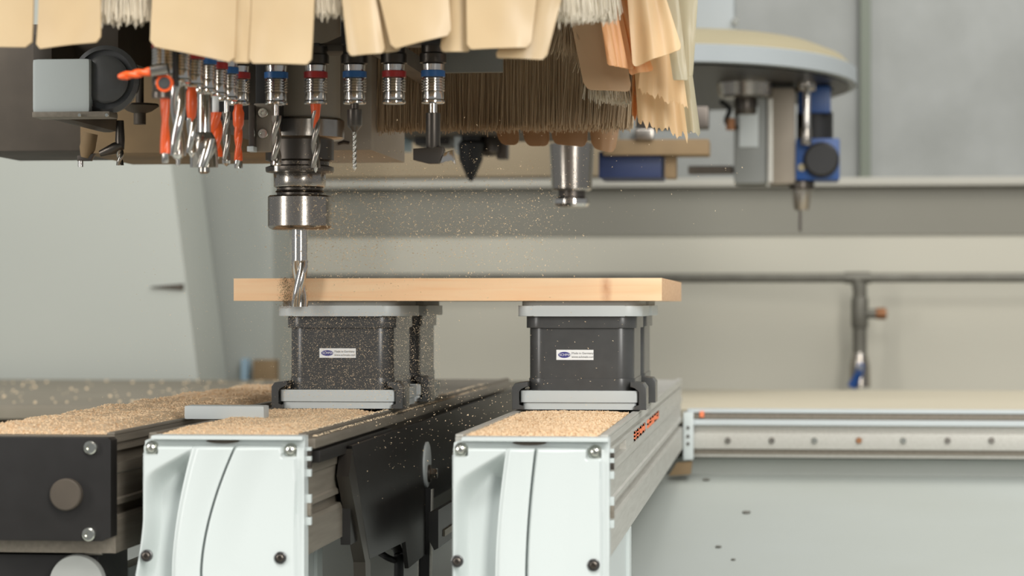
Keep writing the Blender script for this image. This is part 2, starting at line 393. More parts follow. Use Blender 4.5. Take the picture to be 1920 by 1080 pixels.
def cap_white(t, hw, dx_top, dx_bot, flare, H=.215, mzz=170, scoop=.022):
    """front cover: a relief with scooped left side, curved ridge and groove"""
    bm = B(); k = mpp(1000, YCAP)
    x0, x1 = -hw, hw-.0008
    V = []
    n1, n2, n3 = 46, 26, 60; n = n1+n2+n3
    def sm(t): t = max(0.0, min(1.0, t)); return t*t*(3-2*t)
    for j in range(mzz+1):
        v = (j/mzz)**1.15; z = -v*H; row = []
        py = 822-z/k
        le = x0
        if py < 852: le = x0+(18*k*(1-sm((py-822)/9)) if py < 838 else 0)+2*k
        if flare and py > 975: le = x0-min(1, (py-975)/110)**1.5*15*k
        s = (py-838)/242.0
        e_ = 1-(1-max(0, min(1.0, s)))**1.7
        rl = dx_top[0]+(dx_bot[0]-dx_top[0])*e_; rr = dx_top[1]+(dx_bot[1]-dx_top[1])*e_
        lpx, rpx = le/k, x1/k
        cols = []
        for i in range(n1): f = i/n1; cols.append((0, lpx+(rl-lpx)*(1-(1-f)**1.6)))
        for i in range(n2): f = i/n2; cols.append((1, rl+(rr-rl)*(.5-.5*math.cos(math.pi*f))))
        for i in range(n3+1): f = i/n3; cols.append((2, rr+(rpx-rr)*f**1.5))
        for reg, pxx in cols:
            top = sm((py-836)/7.0)
            face = .0105
            if reg == 0:
                d = rl-pxx
                lf_ = pxx-lpx
                ddx, ddy = d+2, max(0, py-842)
                rad = math.hypot(ddx, ddy); phi = math.degrees(math.atan2(ddy, ddx))
                drop = scoop*sm((phi-32)/30)*sm(rad/62)*sm(lf_/30)
                dep = face-drop
            elif reg == 1:
                f = (pxx-rl)/(rr-rl)
                dep = face+.0030*sm(f/.2)-.0030*sm((f-.3)/.7)-.0002-(.0024 if f <= 0 else 0)
            else:
                d = pxx-rr
                dep = face-.0055+.0100*sm(d/9.0)-.0045*sm((d-14)/70)
            re = rpx-pxx; lf = pxx-lpx
            if re < 16: dep -= .0040*sm((16-re)/3)
            if lf < 5: dep -= .004*(1-lf/5)**2
            for sx, sy, pr in ((x0/k+17, 843, 13.5), (x1/k-28.5, 846, 14)):
                ed = max(abs(pxx-sx), abs(py-sy))
                if ed < pr: dep = dep+(.003-dep)*sm((pr-ed)/2.5)
            dep = dep*top+.003*(1-top)
            row.append(bm.verts.new((pxx*k, -dep, z)))
        V.append(row)
    Bk = [[bm.verts.new((V[j][i].co.x, .011, V[j][i].co.z)) for i in range(n+1)] for j in (0, mzz)]
    for j in range(mzz):
        for i in range(n): bm.faces.new((V[j][i], V[j][i+1], V[j+1][i+1], V[j+1][i]))
    Lb = [bm.verts.new((V[j][0].co.x, .011, V[j][0].co.z)) for j in range(mzz+1)]
    Rb = [bm.verts.new((V[j][n].co.x, .011, V[j][n].co.z)) for j in range(mzz+1)]
    for j in range(mzz):
        bm.faces.new((V[j][0], V[j+1][0], Lb[j+1], Lb[j])); bm.faces.new((V[j][n], Rb[j], Rb[j+1], V[j+1][n]))
        bm.faces.new((Lb[j], Lb[j+1], Rb[j+1], Rb[j]))
    for j, b in ((0, Bk[0]), (mzz, Bk[1])):
        for i in range(n): bm.faces.new((V[j][i], b[i], b[i+1], V[j][i+1]))
    bmesh.ops.remove_doubles(bm, verts=bm.verts, dist=1e-6)
    cap = new_obj('end_cap', bm, 'white_paint', t, smooth=60)
    # thin top flange
    bm = B(); prism(bm, [(-hw+18*k, -.0018), (hw-.001, -.0018), (hw-.001, .0012), (-hw+20*k, .0012)], -.0125, .012, 'Y', .0004)
    new_obj('top_flange', bm, 'white_paint', cap)
    # dark finger opening under the flange
    ox = 0 if True else 0
    bm = B(); pts = []
    for i in range(25):
        a = math.pi*2*i/24
        pts.append((math.copysign(abs(math.cos(a))**.9, math.cos(a))*32*k-3*k, -7.0*k-.0003+math.copysign(abs(math.sin(a))**1.3, math.sin(a))*4.5*k))
    prism(bm, pts[:-1], -.0050, .002, 'Y'); new_obj('finger_opening', bm, 'dusty_dark', cap)['label'] = 'dark oval opening'
    for sx, sy, big in ((-hw/k+16, 843, 1), (hw/k-28, 846, 1), (-hw/k+(11 if not flare else 10), 1047 if flare else 1051, 0), (hw/k-(45 if flare else 30), 1048 if flare else 1055, 0)):
        x, z = sx*k, -(sy-822)*k
        if big:
            bm = B(); lathe(bm, [(.0054, .001), (.0054, -.001), (.0044, -.0020)], 'Y', (x, -.0035, z), 24); ws = new_obj('washer', bm, 'screw_steel', cap)
            bm = B(); lathe(bm, [(.0038, 0), (.0038, -.0014), (.003, -.0030), (.0017, -.0036), (.0016, -.0020), (.0001, -.0020)], 'Y', (x, -.0052, z), 24); new_obj('screw', bm, 'screw_steel', cap)
        else:
            bm = B(); lathe(bm, [(.0048, .001), (.0048, -.0016), (.0040, -.0020), (.0036, -.0008), (.0001, -.0008)], 'Y', (x, -.0105, z), 24); new_obj('dark_grommet', bm, 'black_plastic', cap)
            bm = B(); lathe(bm, [(.0028, .0), (.0028, -.0024), (.0018, -.0028), (.0015, -.0012), (.0001, -.0012)], 'Y', (x, -.0112, z), 20); new_obj('screw', bm, 'dark_steel', cap)
    # small tabs of the sealing plate at the right side
    for y0, y1, m_ in ((842, 849, 'white_paint'), (850, 859, 'dark_steel'), (859, 868, 'white_paint'), (868, 881, 'dark_steel'), (884, 898, 'white_paint'), (932, 948, 'white_paint'), (948, 972, 'alu_dark'), (975, 990, 'white_paint')):
        bm = B(); box(bm, (hw-.001, .006, -(y0-822)*k), (hw+.0022, .0115, -(y1-822)*k), .0003); new_obj('side_tab', bm, m_, t)
    return cap
def post(t, hw, inset=.0045):
    z1 = -BH; y0 = .06
    f = lambda y: zs0-(.27/(3.44-1.55))*(3.44-(YCAP+y))-ZT+.0005
    bm = B(); prism(bm, [(y0, f(y0)), (.30, f(.30)), (.30, z1), (y0, z1)], -hw+.02, hw-inset, 'X')
    prism(bm, [(.27, f(.27)), (.295, f(.295)), (.295, z1), (.27, z1)], hw-inset, hw-inset+.003, 'X')
    new_obj('support_post', bm, 'white_paint', t)

tR, cxR, hwR, xlR, xrR = make_beam(850, 1145, 'right beam with white end cap and bright silver side, under the clean black suction block', 'white', 'aluminium')
capR = cap_white(tR, hwR, (-45, 8), (-66, -10), False)
post(tR, hwR)
# dark marking strip with orange characters on its side
xs = hwR-.003
# orange print: short strokes of small figures
bm = B()
YM0 = 2.27
y = YM0
rnd = random.Random(3)
for gch in range(9):
    if gch == 4: y += .03
    L = .038
    zc = -.0175
    for (a, b) in ((0, .25), (.55, .8)):
        box(bm, (xs-.0005, y+L*a, zc-.0040), (xs+.0006, y+L*b, zc+.0040))
    if rnd.random() < .8: box(bm, (xs-.0005, y, zc+.0022), (xs+.0006, y+L*.8, zc+.0040))
    if rnd.random() < .7: box(bm, (xs-.0005, y, zc-.0009), (xs+.0006, y+L*.8, zc+.0009))
    if rnd.random() < .6: box(bm, (xs-.0005, y, zc-.0040), (xs+.0006, y+L*.8, zc-.0022))
    y += .050
bmesh.ops.translate(bm, verts=bm.verts, vec=(0, -YCAP, 0))
bmk = B(); box(bmk, (xs-.0062, .25, -.0224), (xs-.0004, 1.48, -.0126)); sc_ = new_obj('scale_strip', bmk, 'aluminium', tR, smooth=0)
new_obj('orange_print', bm, 'marking_orange', sc_, smooth=0)['label'] = 'orange figures'

tL, cxL, hwL, xlL, xrL = make_beam(272, 575, 'left beam with flared white end cap and black side plate, under the dusty suction block', 'white', 'alu_dark')  # darker aluminium puts the shade on this beam's side into its colour
capL = cap_white(tL, hwL, (-58, 22), (-98, -44), True)
post(tL, hwL, .045)
# black side plate, its flange
px_ = hwL+.006
def YL(p): return YCAP*(VPX-575)/(VPX-p)*1.0
bm = B()
pts = [(.155, -.0155), (1.46, -.0115), (1.46, -.088), (.62, -.090), (.595, -.150), (.475, -.152), (.455, -.1235), (.243, -.120)]
prism(bm, pts, px_-.001, px_+.003, 'X', .0006); pl = new_obj('side_plate', bm, 'black_metal', tL); pl['label'] = 'black sheet side plate with dust specks'
bm = B(); prism(bm, [(.140, -.040), (.155, -.018), (.25, -.125), (.25, -.16), (.228, -.16), (.222, -.12)], hwL-.0015, px_+.003, 'X'); new_obj('plate_flange', bm, 'dark_steel', pl)
bm = B(); box(bm, (hwL-.0035, .035, -.022), (hwL+.004, .4, -.0125), .0008); box(bm, (hwL-.0035, .17, -.10), (px_-.001, 1.40, -.02)); new_obj('plate_spacer', bm, 'black_metal', tL)
bm = B(); box(bm, (hwL-.004, .02, -.002), (hwL+.003, 1.48, -.010), .001); new_obj('slot_rail', bm, 'alu_dark', tL)
# roller on the plate
YD = 2.50
c = W(797, 871, YD)
rl = thing('guide_roller', c, 'pale grey roller on a hex bolt mounted at the black side plate', 'roller')
bm = B(); lathe(bm, [(.0215, -.0035), (.0232, -.0028), (.0232, .0028), (.0215, .0035)], 'X', (0, 0, 0), 40); new_obj('disc', bm, 'light_grey_plastic', rl)
bm = B(); lathe(bm, [(.009, .003), (.009, .006)], 'X', (0, 0, -.009), 24); new_obj('washer', bm, 'dark_steel', rl)
bm = B(); lathe(bm, [(.006, .006), (.006, .0115), (.005, .0125)], 'X', (0, 0, -.009), 6); new_obj('hex_bolt', bm, 'steel', rl)
bm = B(); lathe(bm, [(.005, -.03), (.005, -.0035)], 'X', (0, 0, -.009), 16); new_obj('axle', bm, 'dark_steel', rl)
# hanging belt and hoses
bm = B()
a, b_ = W(792, 915, YD), W(787, 1175, YD)
prism(bm, [(a.x-.001, a.z), (a.x+.009, a.z), (b_.x+.009, b_.z), (b_.x-.001, b_.z)], YD-.004, YD+.004)
bt = tag(new_obj('drive_belt', bm, 'black_rubber'), 'black belt with bright edges hanging down from the pale roller', 'belt')
bm = B()
for dx in (-.003, .0095): prism(bm, [(a.x+dx, a.z-.001), (a.x+dx+.0015, a.z-.001), (b_.x+dx+.0015, b_.z), (b_.x+dx, b_.z)], YD-.005, YD+.005)
new_obj('edge_wire', bm, 'aluminium', bt)
def P3(*l): return [W(x, y, Y) for x, y, Y in l]
bm = B(); tube(bm, bez(P3((738, 1022, 2.45), (745, 1030, 2.43), (748, 1060, 2.42), (744, 1200, 2.42))), .0048, 12)
tag(new_obj('black_hose', bm, 'black_rubber'), 'thick black hose bending down below the left beam', 'hose')
bm = B(); tube(bm, bez(P3((712, 1036, 2.4), (728, 1046, 2.4), (744, 1052, 2.43))), .0032, 10)
tag(new_obj('short_cable', bm, 'black_rubber'), 'short thin black cable running into the thick hose', 'cable')
bm = B()
a = W(803, 962, 2.25); b_ = W(822, 1028, 2.25)
prism(bm, [(a.x, a.z), (b_.x, a.z+.003), (b_.x, b_.z), (b_.x-.004, b_.z-.002), (a.x, b_.z+.008)], 2.25, 3.35, 'Y', .001)
cr_ = tag(new_obj('cable_rail', bm, 'black_metal'), 'dark grooved rail below the right beam, left of its white cap', 'rail')
bm = B(); box(bm, (b_.x-.001, 2.28, b_.z+.008), (b_.x+.002, 3.3, b_.z+.014)); new_obj('groove', bm, 'alu_dark', cr_)
bm = B(); box(bm, (a.x+.0005, 2.45, zs0-bedn0*(3.44-2.50)+.0005), (b_.x-.002, 2.50, b_.z+.004)); new_obj('bracket_leg', bm, 'dusty_dark', cr_)
bm = B(); box(bm, (a.x+.0005, 3.2, zs0-bedn0*(3.44-3.25)+.0005), (b_.x-.002, 3.25, b_.z+.004)); new_obj('bracket_leg', bm, 'dusty_dark', cr_)

# third beam at far left, black end plate
t3, cx3, hw3, xl3, xr3 = make_beam(-83, 214, 'leftmost beam with a black end plate, topped with loose shavings', 'black', 'alu_dark')
k = mpp(200, YCAP)
bm = B(); prism(bm, [(-hw3, -.001), (hw3-.003, -.001), (hw3-.0005, -.003), (hw3-.0005, -188*k), (hw3-.008, -196*k), (-hw3, -196*k)], -.008, .0115, 'Y', .0012)
e3 = new_obj('end_plate', bm, 'black_metal', t3); e3['label'] = 'black metal end plate with bright screws'
for sx, sy in ((176, 838), (173, 1000), (-44, 838), (-44, 1000)):
    p = W(sx, sy, YCAP)-t3.location
    bm = B(); lathe(bm, [(.0052, .001), (.0052, -.0030), (.0042, -.0038), (.0025, -.0038), (.0022, -.0018), (.0001, -.0018)], 'Y', (p.x, -.008, p.z), 24); new_obj('screw', bm, 'screw_steel', e3)
p = W(132, 925, YCAP)-t3.location
bm = B(); lathe(bm, [(.0125, .001), (.0125, -.006), (.0115, -.007)], 'Y', (p.x, -.008, p.z), 36); new_obj('round_cap', bm, 'dusty_dark', e3)
# lower parts at left
k3 = thing('tool_carriage', W(180, 1080, 2.0), 'black carriage with a pale pulley wheel hanging below the leftmost beam', 'carriage')
bm = B(); box(bm, W(-60, 1236, 1.93), W(240, 1020, 2.02), .002); new_obj('plate', bm, 'black_metal', k3, loc=-k3.location)
bm = B(); c = W(146, 1092, 1.918); lathe(bm, [(.0100, -.005), (.0215, -.005), (.0225, 0), (.0215, .006), (.0100, .006)], 'Y', c, 40); new_obj('pulley', bm, 'pad_rubber', k3, loc=-k3.location)
bm = B(); a = W(160, 1036, 1.922); b_ = W(192, 1044, 1.922); lathe(bm, [(.0022, 0), (.0022, b_.x-a.x)], 'X', a, 12); new_obj('pin', bm, 'steel', k3, loc=-k3.location)
bm = B(); box(bm, W(243, 1215, 2.03), W(300, 1026, 2.2), .002); new_obj('grey_block', bm, 'light_grey_plastic', k3, loc=-k3.location)
# stop bar & knob at the left of the left beam
bm = B(); box(bm, Vector((X_(345, 2.135), 2.135, ZT+.0024)), (X_(495, 2.135), 2.158, ZT+.0145), .0025)
tag(new_obj('stop_bar', bm, 'light_grey_plastic'), 'light grey stop bar sticking out left of the left beam', 'bar')
bm = B(); lathe(bm, [(.0075, 0), (.0085, .002), (.0085, .012), (.006, .014)], 'Z', (xlL+.008, 2.50, ZT+.0005), 20)
tag(new_obj('locating_peg', bm, 'curtain'), 'small cream peg on the left beam beside the dusty suction block', 'peg')

# ================================================================== SUCTION BLOCKS
YP0 = 2.345
def build_pod(name_label):
    """front lower left origin: x centre of base plate, y front of base plate"""
    k = mpp(1085, YP0)
    def zz(py): return (781-py)*k
    def xx(px): return (px-1086)*k
    t = thing('suction_block', (0, 0, 0), name_label, 'suction block', 'suction blocks under the board')
    D = .140
    def slab(n, x0, x1, yo0, yo1, z0, z1, r, m, bev=.0006, par=None):
        bm = B(); prism(bm, rrect(xx(x0), xx(x1), yo0, D-yo1, r), zz(z0), zz(z1), 'Z', bev); return new_obj(n, bm, m, par or t, smooth=40)
    slab('foot_plate', 979, 1194, .002, .002, 781, 768.5, .004, 'light_grey_plastic')
    slab('base_plate', 975, 1197, 0, 0, 767.5, 745.5, .003, 'light_grey_plastic')
    bd = slab('body', 989, 1188, .006, .006, 745.5, 627, .016, 'black_plastic', .0004)
    slab('lower_band', 987.5, 1189.5, .0052, .0052, 745.4, 723, .0165, 'black_plastic', .0008)
    cl = slab('collar', 983, 1193, .003, .003, 628, 606, .017, 'black_plastic', .0008)
    # shallow framed front panel ribs
    slab('top_plate', 969, 1204, -.004, -.004, 606, 586, .016, 'light_grey_plastic', .0012)
    slab('suction_pad', 976, 1198, 0, 0, 586.5, 577.3, .014, 'pad_rubber', .0012)
    for (xa, ya, s) in ((969, .0, -1), (1203, .0, 1)):
        bm = B()
        o0 = xx(975) if s < 0 else xx(1197)
        pr = [(0, 0), (s*.011, 0), (s*.011, .021), (s*.008, .025), (-s*.004, .0265), (-s*.004, .0215), (s*.003, .020), (s*.005, .017), (s*.005, .004), (0, .004)]
        prism(bm, [(o0-s*.0035+x, z) for x, z in pr], ya-.004, ya+.040, 'Y', .0008)
        new_obj('clamp', bm, 'black_plastic', t)
    return t, k, xx, zz
pod, kp, pxx, pzz = build_pod('')
LBL = {}
def sticker(t, px0, px1, py0, py1):
    k = kp
    x0, x1, z0, z1 = pxx(px0), pxx(px1), pzz(py1), pzz(py0)
    yf = .006
    bm = B(); box(bm, (x0, yf-.0003, z0), (x1, yf+.0002, z1)); s = new_obj('sticker', bm, 'sticker_white', t, smooth=0)
    s['label'] = 'white sticker with blue oval emblem'
    h = z1-z0; wd = x1-x0
    bm = B(); cx, cz = x0+wd*.215, (z0+z1)/2
    prism(bm, [(cx+wd*.165*math.cos(a*math.pi/16), cz+h*.30*math.sin(a*math.pi/16)) for a in range(32)], yf-.0005, yf)
    em = new_obj('emblem', bm, 'print_blue', s, smooth=0)
    R = Matrix.Rotation(math.pi/2, 4, 'X')
    bm = B(); text_bm(bm, 'SCHMALZ', h*.34, Matrix.Translation((cx-wd*.135, yf-.0006, cz))@R, .00005); new_obj('emblem_letters', bm, 'sticker_white', s, smooth=0)
    bm = B(); text_bm(bm, 'Made in Germany', h*.30, Matrix.Translation((x0+wd*.41, yf-.0005, z0+h*.66))@R, .00005)
    text_bm(bm, 'www.schmalz.com', h*.30, Matrix.Translation((x0+wd*.41, yf-.0005, z0+h*.30))@R, .00005)
    new_obj('print', bm, 'print_grey', s, smooth=0)
pod.location = (X_(1086, YP0), YP0, ZT+.0035)
pod['label'] = 'clean black suction block with white sticker, at the front of the right beam'
backR = copy_thing(pod, pod.location+Vector((0, .178, 0)), 'black suction block on the right beam, hidden behind the front one', 'suction blocks under the board')
podL = copy_thing(pod, (X_(633, YP0), YP0, ZT+.0035), 'black suction block speckled with dust, at the front of the left beam under the cutter', 'suction blocks under the board')
backL = copy_thing(pod, podL.location+Vector((.0, .178, 0)), 'dark suction block on the left beam, behind the dust speckled one', 'suction blocks under the board')
sticker(pod, 1042, 1112, 669, 688); 
sticker(podL, 1049, 1119, 667, 685)
ZB = ZT+.0035+pzz(577.3)

# ================================================================== BOARD
YB = 2.335
x0, x1 = X_(438, YB), X_(1241, YB)
zt = Z_(1241, 521, YB); zb = max(ZB+.0002, Z_(1241, 577, YB))
org = Vector(((x0+x1)/2, YB, zb))
wm = wood_mat((X_(1136, YB)-org.x, 0, Z_(1136, 540, YB)-org.z)); MATS['beech_wood'] = wm
mat('end_grain', rgb(226, 188, 148), .7, noise_amt=1, nscale=60, col2=rgb(204, 158, 118), stretch=(1, 1, 6))
bm = B(); box(bm, (x0-org.x, 0, 0), (x1-org.x, .47, zt-zb), .0004)
bd = new_obj('wooden_board', bm, wm, loc=org)
bd.data.materials.append(MATS['end_grain'])
for f in bd.data.polygons:
    if abs(f.normal.x) > .9: f.material_index = 1
tag(bd, 'thick light beech wood board lying on the black suction blocks', 'board')

# ================================================================== SPINDLE
YS = 2.3255
ks = mpp(562, YS)
def S(px, py): return W(px, py, YS)
nc = S(562, 430)
nose = thing('milling_spindle', W(566, 262, YS), 'large grey milling spindle body behind the drill row, above the chuck', 'spindle')
def zc(py): return (430-py)*ks
ch = thing('collet_chuck', nc, 'shiny steel collet chuck holding the cutter, above the board', 'tool holder')
def lpart(name, t, prof, m, k0=None, n=56, c=(0, 0, 0), label=None):
    bm = B(); lathe(bm, prof, 'Z', c, n); o = new_obj(name, bm, m, t, smooth=30)
    if label: o['label'] = label
    return o
q = ks
lpart('clamping_nut', ch, [(20*q, -1*q), (50*q, -1*q), (57*q, 2*q), (60*q, 6*q), (60*q, 60*q), (57*q, 63*q), (40*q, 63*q)], 'steel')
lpart('groove_ring', ch, [(43*q, 63*q), (43*q, 68*q), (46*q, 70*q), (43*q, 73*q), (43*q, 77*q), (47*q, 80*q)], 'dark_steel')
lpart('neck', ch, [(48*q, 79*q), (49*q, 81*q), (49*q, 104*q), (48*q, 106*q)], 'steel')
lpart('flange', ch, [(50*q, 105*q), (63*q, 107*q), (64*q, 110*q), (64*q, 116*q), (55*q, 119*q), (55*q, 126*q), (64*q, 129*q), (64*q, 166*q), (60*q, 170*q), (40*q, 170*q)], 'dark_steel', label='dark grooved flange')
# spindle body
zo = nose.location.z
lpart('nose_ring', nose, [(60*q, -.001), (76*q, 0), (80*q, 3*q), (80*q, 34*q), (76*q, 38*q), (60*q, 38*q)], 'steel')
lpart('body', nose, [(72*q, 38*q), (72*q, 260*q)], 'head_grey')
# cutter: two flute router bit
def twist_bm(bm, r, z0, z1, turns, flutes=2, core=.45, n=28, seg=60, c=(0, 0)):
    rings = []
    for j in range(seg+1):
        z = z0+(z1-z0)*j/seg; ring = []
        for i in range(n):
            a = 2*math.pi*i/n; ph = a*flutes
            s = .5+.5*math.cos(ph); s = s**.55
            rr = r*(core+(1-core)*s)
            t = a+turns*2*math.pi*j/seg
            ring.append(bm.verts.new((c[0]+rr*math.cos(t), c[1]+rr*math.sin(t), z)))
        rings.append(ring)
    for a, b in zip(rings, rings[1:]):
        for i in range(n): bm.faces.new((a[i], a[(i+1) % n], b[(i+1) % n], b[i]))
    bm.faces.new(rings[0]); bm.faces.new(list(reversed(rings[-1])))
rb = thing('router_bit', S(562, 577), 'steel two flute router bit cutting the front edge of the board', 'cutter')
bm = B(); lathe(bm, [(.0078, 88*q), (.0078, 149*q)], 'Z', (0, 0, 0), 32); new_obj('shank', bm, 'chrome', rb)
bm = B(); twist_bm(bm, .0080, 2*q, 90*q, .55); new_obj('flute', bm, 'chrome', rb)

# milling head block behind, carriage plates
YM = 2.44
hb = thing('machining_head', W(600, 282, YM), 'dusty grey machining head block behind the drill row', 'machine head')
HT = CZ+.285                             # underside of the hood lid
def hbx(n, a, b, m, bev=.002, label=None):
    return pbox(n, hb, a, b, m, bev, label)
hbx('housing', W(505, 283, YM), Vector((X_(697, YM), YM+.22, HT)), 'head_grey')
hbx('carriage_plate', W(150, 288, YM), Vector((X_(503, YM), YM+.2, HT)), 'dusty_brown', label='brown dusty carriage plate')
hbx('left_guard', W(-60, 284, YM+.03), Vector((X_(150, YM), YM+.2, HT)), 'dusty_dark')
hbx('upper_cover', W(560, 86, YM-.03), Vector((X_(668, YM-.03), YM-.002, HT)), 'light_grey_plastic', label='pale grey upper cover')
a = W(655, 280, YM-.004)
bm = B()
tube(bm, [W(634, 270, YM-.004), W(645, 266, YM-.004), W(655, 268, YM-.004)], .0015, 8); new_obj('oil_nipple', bm, 'dark_steel', hb, loc=-hb.location)
# motor box at far left
mo = thing('drive_motor', W(185, 216, 2.12), 'white fronted drive motor with a dark round flange, upper left under the curtain', 'motor')
pbox('housing', mo, W(60, 217, 2.13), W(222, 108, 2.35), 'dusty_dark', .006)
pbox('front_cover', mo, W(60, 212, 2.115), W(176, 112, 2.129), 'white_paint', .004, 'bright white front cover')
pbox('bottom_rim', mo, W(60, 220, 2.112), W(221, 213, 2.14), 'alu_dark', .001)
c = W(200, 150, 2.129)-mo.location
bm = B(); lathe(bm, [(.030, 0), (.030, -.004), (.026, -.006), (.026, -.002), (.021, -.002), (.021, -.006), (.018, -.008), (.0001, -.008)], 'Y', c, 48); new_obj('round_flange', bm, 'black_plastic', mo)
for px in (150, 201):
    p = W(px, 216, 2.11)-mo.location; bm = B(); lathe(bm, [(.0015, 0), (.0015, -.002)], 'Y', p, 10); new_obj('screw', bm, 'screw_steel', mo)
pbox('mount_block', mo, W(100, 110, 2.2), Vector((X_(222, 2.2), 2.35, HT)), 'dusty_dark', .002)
# oval pale mirror like spot (sensor)
p = W(263, 112, 2.40)
bm = B(); lathe(bm, [(.010, .03), (.010, 0), (.008, -.002)], 'Y', p, 24)
tag(new_obj('sensor', bm, 'alu_dark'), 'small grey round sensor in the dark left of the drill row', 'sensor')
# bracket with two socket screws
bk = thing('tool_bracket', W(490, 288, 2.12), 'grey bracket plate with two round screws beside the drill row', 'bracket')
pbox('plate', bk, W(476, 284, 2.12), W(515, 196, 2.135), 'head_grey', .001)
pbox('post', bk, W(466, 284, 2.11), W(481, 198, 2.119), 'dark_steel', .0008)
pbox('hook', bk, W(463, 284, 2.105), W(482, 276, 2.1195), 'light_grey_plastic', .0005)
pbox('arm', bk, W(479, 200, 2.125), Vector((X_(508, 2.125), 2.14, HT)), 'black_metal', .001)
pbox('tie_plate', bk, W(466, 225, 2.136), W(482, 120, 2.44), 'black_metal', .001)
for py in (212, 251):
    p = W(494, py, 2.12)-bk.location
    bm = B(); lathe(bm, [(.0044, .001), (.0044, -.0028), (.0040, -.0034), (.0020, -.0034), (.0018, -.001), (.0001, -.001)], 'Y', p, 24); new_obj('socket_screw', bm, 'screw_steel', bk)

# ================================================================== DRILL SPINDLES
YD0 = 2.05
kd = mpp(518, YD0)
def build_spindle(ring):
    t = thing('drill_spindle', (0, 0, 0), '', 'drill spindle', 'drill spindles of the drilling unit')
    h = lambda py: (197-py)*kd
    prof = [(13*kd, 0), (20*kd, .5*kd), (22*kd, 2*kd), (22*kd, 5*kd), (20*kd, 8*kd), (20.5*kd, 12*kd), (20*kd, 22*kd)]
    y = 22.0
    for i in range(5):
        prof += [(18.6*kd, (y+.5)*kd), (21.8*kd, (y+1.5)*kd), (21.8*kd, (y+3.9)*kd), (18.6*kd, (y+4.9)*kd)]; y += 5.2
    prof += [(20.5*kd, 49.5*kd)]
    bm = B(); lathe(bm, prof, 'Z', (0, 0, 0), 36); new_obj('ribbed_sleeve', bm, 'chrome', t, smooth=30)
    bm = B(); lathe(bm, [(20.5*kd, 49.5*kd), (22.5*kd, 50*kd), (22.5*kd, 61*kd), (20*kd, 61.5*kd)], 'Z', (0, 0, 0), 36); new_obj('colour_ring', bm, ring, t, smooth=30)
    bm = B(); lathe(bm, [(19*kd, 61*kd), (20*kd, 62*kd), (21*kd, 73*kd), (18*kd, 75*kd)], 'Z', (0, 0, 0), 36); new_obj('neck', bm, 'chrome', t, smooth=30)
    bm = B(); lathe(bm, [(20*kd, 75*kd), (25*kd, 76*kd), (25*kd, 92*kd), (22*kd, 95*kd), (22*kd, 108*kd), (19*kd, 110*kd)], 'Z', (0, 0, 0), 36); new_obj('collar', bm, 'dark_steel', t, smooth=30)
    return t
proto = {'red_ring': None, 'blue_ring': None}
zsb = Z_(518, 197, YD0)
XROWX = X_(447, YD0)
SP = [  # px, Y, ring, label
    (518, YD0, 'blue_ring', 'blue ringed drill spindle in front of the bracket with two screws'),
    (592, YD0, 'red_ring', 'red ringed drill spindle holding the short orange topped drill above the chuck'),
    (665, YD0, 'blue_ring', 'blue ringed drill spindle holding the small thin drill'),
    (739, YD0, 'red_ring', 'red ringed drill spindle without any tool'),
    (812, YD0, 'blue_ring', 'blue ringed drill spindle at the right end, holding the wide hinge cutter')]
row = [447, 424, 403, 381, 357, 331, 306]
rl_ = ['red ringed drill spindle at the rear of the crowded row, beside the bracket', 'blue ringed drill spindle holding the thin dark drill, second from the rear', 'red ringed drill spindle above the orange and white drill', 'blue ringed drill spindle holding the big countersink', 'red ringed drill spindle above the red topped drill', 'drill spindle holding the thick bright twist drill', 'front left drill spindle of the crowded row, next to the horizontal orange drill']
for i, px in enumerate(row):
    Yk = YD0*(VPX-447)/(VPX-px)
    SP.append((px, Yk, 'red_ring' if i % 2 == 0 else 'blue_ring', rl_[i]))
spo = []
for px, Y, ring, lab in SP:
    x = X_(px, Y) if Y == YD0 else XROWX
    loc = Vector((x, Y, zsb))
    if proto[ring] is None:
        proto[ring] = t = build_spindle(ring); t.location = loc; t['label'] = lab
    else: t = copy_thing(proto[ring], loc, lab)
    spo.append(t)
# drilling unit block that carries them
du = thing('drilling_unit', (X_(560, YD0), YD0, zsb+110*kd), 'dark drilling unit body above the ringed spindles, mostly hidden by the curtain', 'drilling unit')
pbox('row_block', du, (X_(486, YD0), YD0-.014, zsb+108*kd), (X_(604, YD0), YD0+.014, zsb+113*kd), 'black_metal', .001)
pbox('row_block', du, (X_(645, YD0), YD0-.016, zsb+108*kd), (X_(840, YD0), YD0+.016, zsb+155*kd), 'black_metal', .002)
pbox('row_bridge', du, (X_(600, YD0), YD0-.0, zsb+100*kd), (X_(652, YD0), YD0+.04, zsb+112*kd), 'dusty_dark', .001)
pbox('column_block', du, (XROWX-.014, 1.76, zsb+108*kd), (XROWX+.014, YD0+.03, zsb+150*kd), 'black_metal', .002)
pbox('rear_mount', du, (X_(660, YD0), YD0+.016, zsb+115*kd), (X_(700, YD0), YM+.05, zsb+150*kd), 'dusty_dark', .002)
bm = B(); prism(bm, [(X_(586, YD0), zsb+112*kd), (X_(652, YD0), zsb+112*kd), (X_(652, YD0), zsb+134*kd), (X_(612, YD0), zsb+117*kd)], YD0+.002, YD0+.05, 'Y')
new_obj('slanted_cover', bm, 'dark_steel', du, loc=-du.location)

